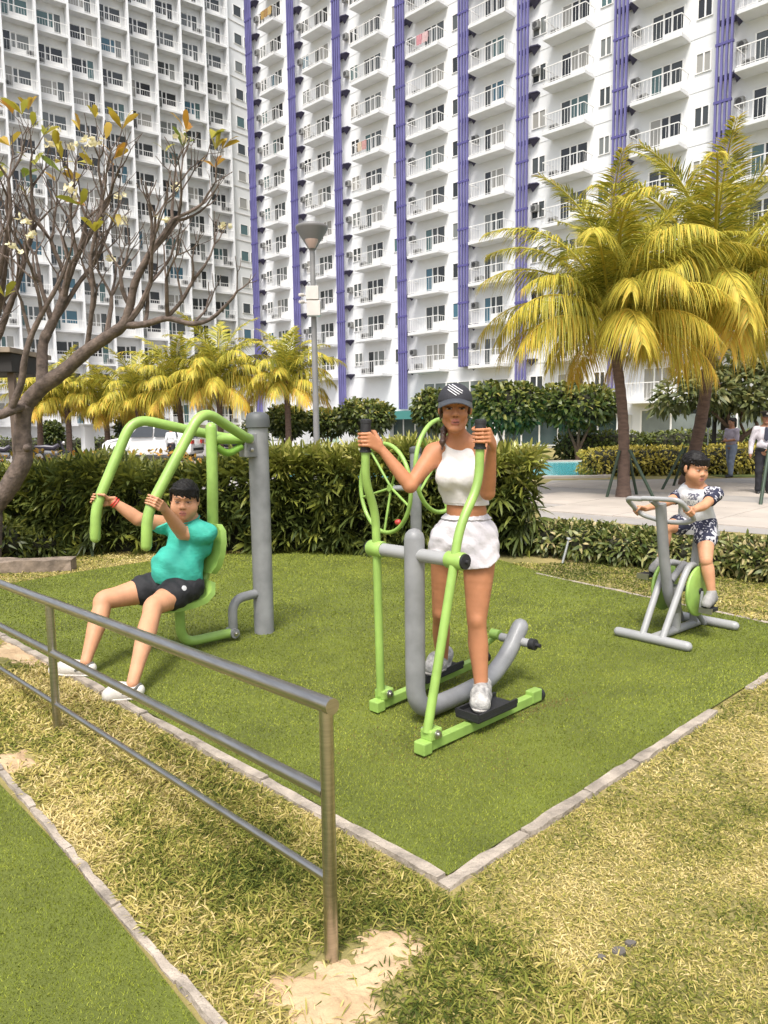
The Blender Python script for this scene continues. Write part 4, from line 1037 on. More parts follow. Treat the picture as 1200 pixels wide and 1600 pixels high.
MB().tube([(.07, 0, .965), (.0, .03, 1.02)], .022, 10).tube([(.08, 0, .93), (.17, .02, .85)], .020, 10).build('handlebar_clamp', M_GREY, BK, smooth=True)
for y in (.13, -.13):
    wh = MB().lathe([(.02, -.012), (.175, -.012), (.182, -.006), (.182, .006), (.175, .012), (.02, .012)], (.40, y, .345), (0, 1, 0), 48).build('wheel', M_GREEN, BK, smooth=True)
    s = 1 if y > 0 else -1
    MB().lathe([(.024, 0), (.022, .010), (.010, .012)], (.40, y + s * .012, .345), (0, s, 0), 14).build('hub_cap', M_RUB, wh, smooth=True)
MB().tube([(.40, -.13, .345), (.40, .13, .345)], .022, 12).build('axle', M_GREY, BK, smooth=True)
def pedal_b(y, tip):
    s = 1 if y > 0 else -1
    MB().tube([(.40, s * .155, .345), (tip[0], s * .165, tip[1])], .012, 8).build('crank', M_GREY, BK, smooth=True)
    p = MB().obox((tip[0], y, tip[1]), (.05, 0, 0), (0, .045, 0), (0, 0, .014)).build('pedal', M_RUB, BK, bevel=.004)
    st = MB().obox((tip[0] - .05, y, tip[1] - .005), (.006, 0, 0), (0, .047, 0), (0, 0, .020)).build('toe_clip', M_BOLT, p)
PED_NEAR = (.365, .235); PED_FAR = (.30, .425)
pedal_b(-.225, PED_NEAR); pedal_b(.225, PED_FAR)

# ---- tai chi wheels behind the woman
TW = empty('tai_chi_wheels', tuple(at(650, 800, 8.0)[:2]) + (0,), 0, 'pair of lime green arm wheels on a grey post behind the woman', 'exercise machine')
tw0 = TW.location.copy()
MB().tube([(0, 0, 0), (0, 0, .6), (0, 0, 1.28)], .060, 20).build('post', M_GREY, TW, smooth=True)
MB().lathe([(.065, 1.26), (.068, 1.27), (.066, 1.31), (.03, 1.33)], (0, 0, 0), (0, 0, 1), 20).build('post_cap', M_DCAP, TW, smooth=True)
def tw_wheel(px, py, Y, rad, nrm, off, ang0):
    c = Vector(at(px, py, Y)) - tw0; n = Vector(nrm).normalized(); hub = c + n * off
    a = Vector((0, 0, 1)); x = n.cross(a).normalized(); y = n.cross(x)
    wh = MB().ring(c, n, rad, .023, 56, 10).build('wheel', M_GREEN, TW, smooth=True)
    for k in range(5):
        t = ang0 + 2 * math.pi * k / 5; MB().tube([hub, c + (x * math.cos(t) + y * math.sin(t)) * rad], .014, 8).build('spoke', M_GREEN, wh, smooth=True)
    MB().lathe([(.04, -.03), (.045, 0), (.04, .03)], hub, n, 14).build('hub', M_GREEN, wh, smooth=True)
    return hub
h1 = tw_wheel(601, 763, 8.05, .475, (.83, .56, 0), .085, .35)
h2 = tw_wheel(690, 728, 7.75, .475, (-.80, .60, 0), .085, .1)
MB().tube([h1, (-.04, 0, h1.z)], .030, 12).build('axle', M_LGREY, TW, smooth=True)
MB().tube([h2, (.04, 0, h2.z)], .030, 12).build('axle', M_LGREY, TW, smooth=True)
kn = Vector(at(622, 816, 7.95)) - tw0
MB().lathe([(.02, -.03), (.032, -.01), (.032, .02), (.015, .035)], kn, (.83, -.5, 0), 12).build('knob', mat('red_knob', (.45, .05, .04), .4), TW, smooth=True)

# ================================================================== STREET FURNITURE AND FAR THINGS
M_LAMP = mat('lamp_post_grey', (.26, .255, .25), .55, .2, var=.25, vscale=3)
M_LDARK = mat('lamp_head_grey', (.16, .155, .15), .5)
M_BOXW = mat('off_white_box', (.62, .58, .53), .6, var=.15, vscale=4)
lb_ = at(495, 700, 21.); LP = empty('lamp_post', (lb_[0], 21., 0), 0, 'tall grey lamp post with funnel head and two pale boxes', 'lamp post')
zt = lambda py: float(at(492, py, 21.)[2])
MB().tube([(0, 0, 0), (0, 0, 1.5), (0, 0, zt(392))], [.095, .085, .070], 16).build('pole', M_LAMP, LP, smooth=True)
MB().lathe([(.055, zt(394)), (.09, zt(390)), (.43, zt(358)), (.44, zt(355)), (.42, zt(353)), (.30, zt(350)), (.02, zt(348.5))], (0, 0, 0), (0, 0, 1), 28).build('lamp_head', M_LDARK, LP, smooth=True)
MB().lathe([(.085, zt(390)), (.20, zt(378)), (.20, zt(377))], (0, -.06, .02), (0, 0, 1), 20).build('lamp_diffuser', mat('pinkish_diffuser', (.45, .33, .28), .3), LP, smooth=True)
MB().box((-.18, -.26, zt(470)), (.16, .05, zt(449))).build('meter_box', M_BOXW, LP, bevel=.01)
MB().box((-.16, -.28, zt(495)), (.20, .05, zt(472))).build('meter_box', M_BOXW, LP, bevel=.01)
for z in (463, 474):
    MB().tube([(-.18, -.10, zt(z)), (-.30, -.16, zt(z) + .02)], .018, 6).lathe([(.045, 0), (.045, .16), (.02, .17)], (-.26, -.12, zt(z) + .02), (-.5, -.8, -.1), 10).build('camera', M_BOXW, LP, smooth=True)
MB().tube([(-.10, -.1, zt(449)), (-.10, -.1, zt(444))], .02, 6).build('aerial', M_LDARK, LP)

# short steel peg in the right-hand shrubs
sp0 = gp(877, 880); sp1_ = at(889, 842, sp0[1] + .05)
pg = empty('steel_peg', (sp0[0], sp0[1], 0), 0, 'short leaning steel peg at the edge of the right shrubs', 'peg')
MB().tube([(0, 0, -.05), tuple(sp1_ - [sp0[0], sp0[1], 0])], .014, 8).build('shaft', M_STEELP, pg, smooth=True)
e_ = sp1_ - [sp0[0], sp0[1], 0]; MB().lathe([(.03, -.012), (.03, .012)], tuple(e_), tuple(e_), 12).build('cap', M_STEELP, pg, smooth=True)
# stone block at the left edge
sb = gp(30, 897); ST = MB()
vs_ = []; 
for i in range(9):
    for (dy, dz) in ((0, -.03), (.005, .13), (.16, .145), (.18, -.03)): vs_.append((-.55 + i * .14 + random.uniform(-.01, .01), dy + random.uniform(-.02, .02) + i * .012, dz + random.uniform(-.012, .012)))
fs_ = [(i * 4 + e, i * 4 + e + 1, i * 4 + 5 + e, i * 4 + 4 + e) for i in range(8) for e in range(3)] + [(0, 1, 2, 3), (35, 34, 33, 32)]
ST.add(vs_, fs_); so = ST.build('stone_block', mat('weathered_stone', (.26, .20, .15), .95, var=.55, vscale=9, bump=1, bscale=25), None)
so.location = (sb[0] - .05, sb[1], 0); tag(so, 'long weathered stone block on the grass at the left edge', 'stone')
# flat grey stones in the lawn
for i, (px, py, r_) in enumerate(((968, 1490, .022), (985, 1478, .016), (940, 1500, .013))):
    c = gp(px, py); b = MB(); n = 9; e = [random.uniform(.7, 1.2) for _ in range(n)]
    vs_ = [(math.cos(2 * math.pi * k / n) * r_ * e[k], math.sin(2 * math.pi * k / n) * r_ * e[k] * .7, z) for z in (-.006, .008) for k in range(n)]
    b.add(vs_, [tuple(range(n))[::-1], tuple(range(n, 2 * n))] + [(k, (k + 1) % n, n + (k + 1) % n, n + k) for k in range(n)])
    o = b.build('flat_stone', mat('slate_stone', (.13, .115, .10), .8, var=.3, vscale=40), None, bevel=.002); o.location = (c[0], c[1], .006)
    tag(o, ('largest flat grey stone in the right lawn', 'grey stone just right above the largest lawn stone', 'small grey stone left of the largest lawn stone', 'lone grey stone nearer the turf kerb in the right lawn', 'small grey stone below the largest lawn stone')[i], 'stone', 'flat stones in the lawn')

# dark shelter at the left edge
M_DROOF = mat('dark_shelter_roof', (.028, .025, .023), .8, var=.3, vscale=3)
M_WOOD = mat('shelter_wood', (.14, .10, .075), .8, var=.4, vscale=5, stretch=(1, 1, .2))
SHY = 12.2
s0 = at(22, 700, SHY); SH = empty('shelter', (s0[0], SHY, 0), 0, 'dark roofed wooden shelter behind the leafless tree', 'shelter')
zz = lambda py: float(at(15, py, SHY)[2])
MB().box((-2.6, -.1, zz(582)), (.10, 1.2, zz(552))).build('roof', M_DROOF, SH, bevel=.01)
MB().box((-2.7, -.2, zz(552) + .003), (.13, 1.3, zz(544))).build('roof_edge', mat('shelter_trim', (.30, .24, .18), .8, var=.4, vscale=4), SH)
MB().box((-.03, 0, 0), (.07, .09, zz(582) - .002)).build('post', M_WOOD, SH)

# pergola beam with lanterns and board on the right
PGY = 24.0; p0 = at(1105, 700, PGY); PG = empty('pergola', (p0[0], PGY, 0), 0, 'dark flat pergola roof behind the guard', 'pergola')
zz = lambda py: float(at(1150, py, PGY)[2]); xx = lambda px: float(at(px, 650, PGY)[0] - p0[0])
MB().box((xx(1112), 0, zz(644)), (xx(1290), 3.0, zz(636))).build('roof', M_DROOF, PG)
for px in (1120, 1215, 1285): MB().box((xx(px) - .05, .1, 0), (xx(px) + .05, .2, zz(644) - .002)).build('post', M_DROOF, PG)
MB().box((xx(1128), .02, zz(672)), (xx(1144), .07, zz(652))).build('board', mat('dark_board', (.06, .045, .035), .7), PG)
MB().box((xx(1130), .03, zz(652) + .002), (xx(1134), .05, zz(644) - .002)).box((xx(1138), .03, zz(652) + .002), (xx(1142), .05, zz(644) - .002)).build('hanger', M_DROOF, PG)
for px, lb in ((1107, 'black wall lantern left of the dark board'), (1148, 'black wall lantern right of the dark board')):
    c = at(px, 661, PGY - .4); L_ = empty('lantern_post', (c[0], PGY - .4, 0), 0, lb, 'lantern', 'lantern posts by the pergola')
    MB().tube([(0, 0, 0), (0, 0, c[2] - .15)], .022, 8).build('pole', M_STEELP, L_)
    MB().lathe([(.03, -.15), (.065, -.12), (.065, .10), (.045, .15), (.01, .17)], (0, 0, c[2]), (0, 0, 1), 12).build('lantern', M_RUB, L_, smooth=True)

# low white wall with pillars in front of the tower
def gate_pillar(px, Y, w, h, lb):
    c = at(px, 690, Y); o = empty('gate_pillar', (c[0], Y, 0), R(-45), lb, 'pillar', 'white gate pillars')
    MB().box((-w / 2, -w / 2, 0), (w / 2, w / 2, h)).build('shaft', M_WHITE, o); MB().box((-w * .6, -w * .6, h + .002), (w * .6, w * .6, h + .12)).build('cap', M_WHITE2, o)
for px, Y, w, h, lb in ((474, 46, .8, 2.0, 'white pillar left of the lamp post'), (538, 46, .9, 2.1, 'white pillar left of the far hand grip'), (137, 40, .5, 1.7, 'white pillar between the palms in the car park'), (398, 46, .9, 1.9, 'white pillar behind the grey machine post')):
    gate_pillar(px, Y, w, h, lb)
a_ = at(418, 690, 48.); lw = empty('low_wall', (a_[0], 48., 0), 0, 'low white wall below the clipped trees', 'wall')
MB().box((0, 0, 0), (7.6, .25, .75)).build('wall', M_WHITE, lw); MB().box((-.05, -.05, .752), (7.65, .30, .82)).build('coping', M_WHITE2, lw)
c = at(519, 682, 45.); sg = empty('notice_board', (c[0], 45., 0), 0, 'small pale green notice board between the white pillars', 'sign')
MB().box((-.42, -.03, c[2] - .35), (.42, .03, c[2] + .45)).build('board', mat('pale_green_board', (.42, .55, .46), .5), sg)
for s in (-.44, .40): MB().box((s, -.04, 0), (s + .05, .04, c[2] + .5)).build('leg', M_FRAME, sg)

# ---- parked car and motorbike
M_CARW = mat('white_car_paint', (.75, .74, .73), .25, coat=.6)
M_CARG = mat('car_glass', (.02, .025, .03), .06, spec=.7)
M_TYRE = mat('tyre', (.015, .015, .016), .8)
M_TAIL = mat('tail_lamp_red', (.45, .03, .02), .3)
def car(label, px, Y, rz, sx=1.0):
    c = at(px, 690, Y); k = empty('parked_car', (c[0], Y, 0), rz, label, 'car', 'cars in the car park')
    prof = [(-2.2, .45), (-2.22, .75), (-2.1, 1.0), (-1.95, 1.10), (-1.55, 1.70), (-1.2, 1.78), (.2, 1.78), (.55, 1.70), (1.15, 1.15), (1.95, 1.02), (2.2, .85), (2.25, .5), (2.15, .32), (-2.1, .32)]
    b = MB(); n = len(prof); hw = [.86, .88, .88, .86, .70, .66, .66, .68, .84, .84, .82, .84, .82, .82]
    vs = [(x, -w, z) for (x, z), w in zip(prof, hw)] + [(x, w, z) for (x, z), w in zip(prof, hw)]
    fs = [tuple(range(n))[::-1], tuple(range(n, 2 * n))] + [(i, (i + 1) % n, n + (i + 1) % n, n + i) for i in range(n)]
    b.add(vs, fs); b.build('body', M_CARW, k, bevel=.03, smooth=True)
    for s in (-1, 1):
        for (x0, x1, x2, x3) in ((-1.62, -.42, -.42, -1.42), (-.34, .82, .38, -.34)):
            q = [(x0, s * .875, 1.16), (x1, s * .875, 1.16), (x2, s * .70, 1.66), (x3, s * .70, 1.66)]
            m_ = MB(); m_.add(q + [(x, y + s * .012, z) for x, y, z in q], [(0, 1, 2, 3), (4, 5, 6, 7), (0, 1, 5, 4), (1, 2, 6, 5), (2, 3, 7, 6), (3, 0, 4, 7)]); m_.build('side_window', M_CARG, k)
        for x in (-1.4, 1.4):
            wh = MB().lathe([(.20, -.10), (.32, -.10), (.335, -.06), (.335, .06), (.32, .10), (.20, .10)], (x, s * .80, .335), (0, 1, 0), 20).build('wheel', M_TYRE, k, smooth=True)
            MB().lathe([(.02, 0), (.19, .0), (.20, -.02)], (x, s * .90, .335), (0, s, 0), 16).build('rim', M_BOLT, wh, smooth=True)
        MB().box((-2.24, s * .62 - .16, .82), (-2.15, s * .62 + .16, 1.0)).build('tail_lamp', M_TAIL, k)
    MB().add([(-2.02, -.70, 1.12), (-2.02, .70, 1.12), (-1.60, .6, 1.66), (-1.60, -.6, 1.66), (-2.05, -.70, 1.12), (-2.05, .70, 1.12), (-1.63, .6, 1.67), (-1.63, -.6, 1.67)], [(0, 1, 2, 3), (4, 5, 6, 7), (0, 1, 5, 4), (2, 3, 7, 6), (1, 2, 6, 5), (3, 0, 4, 7)]).build('rear_window', M_CARG, k)
    MB().box((-2.29, -.55, .5), (-2.2, .55, .62)).build('bumper', M_TYRE, k)
car('white parked car left of the man in the purple cap', 240, 36.5, R(172))
def motorbike(px, Y, rz, lb):
    c = at(px, 700, Y); k = empty('motorcycle', (c[0], Y, 0), rz, lb, 'motorcycle', 'parked motorcycles')
    for x in (-.62, .62):
        w2 = MB().ring((x, 0, .29), (0, 1, 0), .23, .06, 20, 8).build('wheel', M_TYRE, k, smooth=True); MB().lathe([(.17, -.02), (.17, .02)], (x, 0, .29), (0, 1, 0), 14).build('rim', M_BOLT, w2)
    dk = mat('dark_bike_paint', (.03, .025, .04), .3)
    MB().tube([(-.8, 0, .78), (-.3, 0, .74), (.05, 0, .70), (.30, 0, .85)], [.05, .13, .12, .10], 10).build('seat', dk, k, smooth=True)
    MB().tube([(-.35, 0, .45), (.25, 0, .42)], [.17, .15], 10).build('engine', mat('engine_grey', (.08, .08, .085), .5), k, smooth=True)
    MB().tube([(.62, 0, .30), (.45, 0, .75), (.38, 0, 1.0)], .045, 8).build('fork', dk, k, smooth=True)
    MB().tube([(.33, -.34, 1.02), (.40, -.12, 1.0), (.40, .12, 1.0), (.33, .34, 1.02)], .02, 6).build('handlebar', M_TYRE, k)
    MB().lathe([(.02, -.1), (.10, 0), (.09, .06)], (.50, 0, .92), (1, 0, .1), 12).build('headlamp', M_BOLT, k, smooth=True)
motorbike(82, 36.0, R(10), 'dark motorcycle parked under the first two palms')
motorbike(5, 34.0, R(15), 'dark motorcycle parked at the far left edge')
motorbike(355, 37.0, R(160), 'dark motorcycle parked behind the green hanger post')
# ================================================================== PEOPLE (implicit bodies, one continuous surface each)
class Body:
    def __init__(s): s.pr = []; s.cuts = []; s.subs = []
    def cap(s, a, b, ra, rb=None, k=.02):
        s.pr.append(('c', np.array(a, float), np.array(b, float), ra, ra if rb is None else rb, k)); return s
    def ell(s, c, rad, axes=None, k=.02):
        s.pr.append(('e', np.array(c, float), np.array(rad, float), np.eye(3) if axes is None else np.array(axes, float), 0, k)); return s
    def chain(s, pts, rad, k=.03, n=5):
        """smooth tapered limb through the joints: Catmull-Rom points and radii, no bulge at the joints"""
        P = np.array([np.array(p, float) for p in pts]); r_ = np.array(rad, float); P = np.concatenate([[2 * P[0] - P[1]], P, [2 * P[-1] - P[-2]]]); r_ = np.concatenate([[r_[0]], r_, [r_[-1]]])
        o, q = [], []
        for i in range(1, len(P) - 2):
            for t in np.linspace(0, 1, n, endpoint=(i == len(P) - 3)):
                f = lambda A: .5 * ((2 * A[i]) + (A[i + 1] - A[i - 1]) * t + (2 * A[i - 1] - 5 * A[i] + 4 * A[i + 1] - A[i + 2]) * t * t + (3 * A[i] - A[i - 1] - 3 * A[i + 1] + A[i + 2]) * t ** 3)
                o.append(f(P)); q.append(f(r_))
        s.pr.append(('h', np.array(o), np.array(q), 0, 0, k)); return s
    def sub(s, c, r, k=.01): s.subs.append((np.array(c, float), r, k)); return s
    def cut(s, p, n): s.cuts.append((np.array(p, float), np.array(n, float) / np.linalg.norm(n))); return s      # keeps the side n points away from
    def grown(s, g, sel=None):
        o = Body(); o.pr = [(p[0], p[1], p[2] + g, p[3], p[4], p[5]) if p[0] == 'e' else (p[0], p[1], p[2], p[3] + g, p[4] + g, p[5]) for i, p in enumerate(s.pr) if sel is None or sel(i, p)]
        return o
    def mesh(s, h, wr=None):
        lo = np.full(3, 1e9); hi = -lo; bb = []
        for p in s.pr:
            if p[0] == 'h': a = p[1].min(0) - p[2].max(); b = p[1].max(0) + p[2].max()
            elif p[0] == 'c': r = max(p[3], p[4]); a = np.minimum(p[1], p[2]) - r; b = np.maximum(p[1], p[2]) + r
            else: r = np.abs(p[3].T) @ p[2]; a = p[1] - r; b = p[1] + r
            m_ = p[5] + 3 * h + .008; bb.append((a - m_, b + m_)); lo = np.minimum(lo, a); hi = np.maximum(hi, b)
        lo -= 4 * h; hi += 4 * h; n = np.ceil((hi - lo) / h).astype(int) + 1
        D = np.full(n, .05, np.float32); ax = [lo[i] + np.arange(n[i]) * h for i in range(3)]
        first = np.zeros(n, bool)
        for p, (a, b) in zip(s.pr, bb):
            i0 = np.maximum(((a - lo) / h).astype(int), 0); i1 = np.minimum(((b - lo) / h).astype(int) + 2, n); sl_ = tuple(slice(i0[i], i1[i]) for i in range(3))
            X = [ax[i][sl_[i]] for i in range(3)]
            if p[0] == 'h':
                v = np.full([len(x) for x in X], .5, np.float32); mg = p[5] + 3 * h + .008
                for i in range(len(p[1]) - 1):
                    a_, b_ = p[1][i], p[1][i + 1]; rm = max(p[2][i], p[2][i + 1]) + mg; ss = []
                    for q in range(3):
                        j0 = np.searchsorted(X[q], min(a_[q], b_[q]) - rm); j1 = np.searchsorted(X[q], max(a_[q], b_[q]) + rm); ss.append(slice(j0, max(j1, j0 + 1)))
                    d = b_ - a_; L2 = max(d @ d, 1e-12); qx = (X[0][ss[0]] - a_[0])[:, None, None]; qy = (X[1][ss[1]] - a_[1])[None, :, None]; qz = (X[2][ss[2]] - a_[2])[None, None, :]
                    t = np.clip((qx * d[0] + qy * d[1] + qz * d[2]) / L2, 0, 1); w_ = np.sqrt((qx - t * d[0]) ** 2 + (qy - t * d[1]) ** 2 + (qz - t * d[2]) ** 2) - (p[2][i] + (p[2][i + 1] - p[2][i]) * t)
                    v[tuple(ss)] = np.minimum(v[tuple(ss)], w_)
            elif p[0] == 'c':
                d = p[2] - p[1]; L2 = max(d @ d, 1e-12)
                qx = (X[0] - p[1][0])[:, None, None]; qy = (X[1] - p[1][1])[None, :, None]; qz = (X[2] - p[1][2])[None, None, :]
                t = np.clip((qx * d[0] + qy * d[1] + qz * d[2]) / L2, 0, 1)
                v = np.sqrt((qx - t * d[0]) ** 2 + (qy - t * d[1]) ** 2 + (qz - t * d[2]) ** 2) - (p[3] + (p[4] - p[3]) * t)
            else:
                q = np.stack(np.meshgrid(*[X[i] - p[1][i] for i in range(3)], indexing='ij'), -1) @ p[3].T
                k0 = np.sqrt(((q / p[2]) ** 2).sum(-1)); k1 = np.sqrt(((q / p[2] ** 2) ** 2).sum(-1)) + 1e-9; v = k0 * (k0 - 1) / k1
            A = D[sl_]; k = max(p[5], 1e-4); hh = np.clip(.5 + .5 * (A - v) / k, 0, 1); D[sl_] = A * (1 - hh) + v * hh - k * hh * (1 - hh)
        G = None
        if s.subs or s.cuts or wr: G = np.meshgrid(*ax, indexing='ij')
        for c, r, k in s.subs:
            v = r - np.sqrt((G[0] - c[0]) ** 2 + (G[1] - c[1]) ** 2 + (G[2] - c[2]) ** 2); hh = np.clip(.5 - .5 * (D - v) / k, 0, 1); D = D * (1 - hh) + v * hh + k * hh * (1 - hh)
        if wr: D = D + wr(*G)
        for p0, nn in s.cuts: D = np.maximum(D, (G[0] - p0[0]) * nn[0] + (G[1] - p0[1]) * nn[1] + (G[2] - p0[2]) * nn[2])
        D[0] = D[-1] = 1; D[:, 0] = D[:, -1] = 1; D[:, :, 0] = D[:, :, -1] = 1
        # surface nets
        I = D < 0; c8 = [(i, j_, k) for i in (0, 1) for j_ in (0, 1) for k in (0, 1)]; sh = [slice(0, -1), slice(1, None)]
        cnt = sum(I[sh[i], sh[j_], sh[k]].astype(np.int8) for i, j_, k in c8); act = np.argwhere((cnt > 0) & (cnt < 8))
        val = {c: D[act[:, 0] + c[0], act[:, 1] + c[1], act[:, 2] + c[2]] for c in c8}; S = np.zeros((len(act), 3)); N = np.zeros(len(act))
        for a in c8:
            for axn in range(3):
                if a[axn]: continue
                b = list(a); b[axn] = 1; b = tuple(b); va, vb = val[a], val[b]; m_ = (va < 0) != (vb < 0); t = np.where(m_, va / np.where(m_, va - vb, 1), 0)
                pt = np.tile(np.array(a, float), (len(act), 1)); pt[:, axn] += t; S[m_] += pt[m_]; N[m_] += 1
        V = lo + (act + S / N[:, None]) * h
        idx = np.full(np.array(D.shape) - 1, -1, np.int32); idx[act[:, 0], act[:, 1], act[:, 2]] = np.arange(len(act)); Q = []
        for axn in range(3):
            s0 = [slice(None)] * 3; s1 = [slice(None)] * 3; s0[axn] = slice(0, -1); s1[axn] = slice(1, None)
            A, B = I[tuple(s0)], I[tuple(s1)]; e = np.argwhere(A != B); fl_ = A[e[:, 0], e[:, 1], e[:, 2]]
            u_, v_ = [(1, 2), (2, 0), (0, 1)][axn]; o = lambda du, dv: idx[tuple((e - np.eye(3, dtype=int)[u_] * du - np.eye(3, dtype=int)[v_] * dv).T)]
            q = np.stack([o(0, 0), o(1, 0), o(1, 1), o(0, 1)], 1); q[~fl_] = q[~fl_][:, ::-1]; Q.append(q)
        Q = np.concatenate(Q); Q = Q[(Q >= 0).all(1)]
        return V, Q
def vobj(name, V, Q, material, parent, color=None, smooth=True):
    o0 = np.array(parent.location); me = np_mesh(name, V - o0, quads=Q[:, ::-1], mats=material, smooth=smooth, color=color)
    return inst(name, me, parent)

def skin_mat(name, base, rough=.55):
    M = bpy.data.materials.new(name); M.use_nodes = True; t = M.node_tree; b = t.nodes['Principled BSDF']
    a = t.nodes.new('ShaderNodeAttribute'); a.attribute_name = 'paint'; nz = t.nodes.new('ShaderNodeTexNoise'); nz.inputs['Scale'].default_value = 16; nz.inputs['Detail'].default_value = 5
    tc = t.nodes.new('ShaderNodeTexCoord'); t.links.new(tc.outputs['Object'], nz.inputs['Vector'])
    mr = t.nodes.new('ShaderNodeMapRange'); mr.inputs[3].default_value = .74; mr.inputs[4].default_value = 1.20; t.links.new(nz.outputs[0], mr.inputs[0])
    mx = t.nodes.new('ShaderNodeMix'); mx.data_type = 'RGBA'; mx.blend_type = 'MULTIPLY'; mx.inputs[0].default_value = 1
    t.links.new(a.outputs['Color'], mx.inputs[6]); t.links.new(mr.outputs[0], mx.inputs[7]); t.links.new(mx.outputs[2], b.inputs['Base Color'])
    b.inputs['Roughness'].default_value = rough; b.inputs['Subsurface Weight'].default_value = .06; b.inputs['Specular IOR Level'].default_value = .35; b.inputs['Subsurface Radius'].default_value = (.012, .005, .003); b.inputs['Subsurface Scale'].default_value = 1.0
    return M
M_HAIR = mat('black_hair', (.012, .010, .009), .55, var=.4, vscale=30, bump=.5, bscale=60, stretch=(1, 1, .25), spec=.25)
M_BRHAIR = mat('brown_hair', (.07, .035, .022), .4, var=.4, vscale=30, bump=.6, bscale=90)
M_EYEW = mat('eye_white', (.40, .37, .34), .25); M_EYEB = mat('eye_iris', (.018, .010, .007), .15)

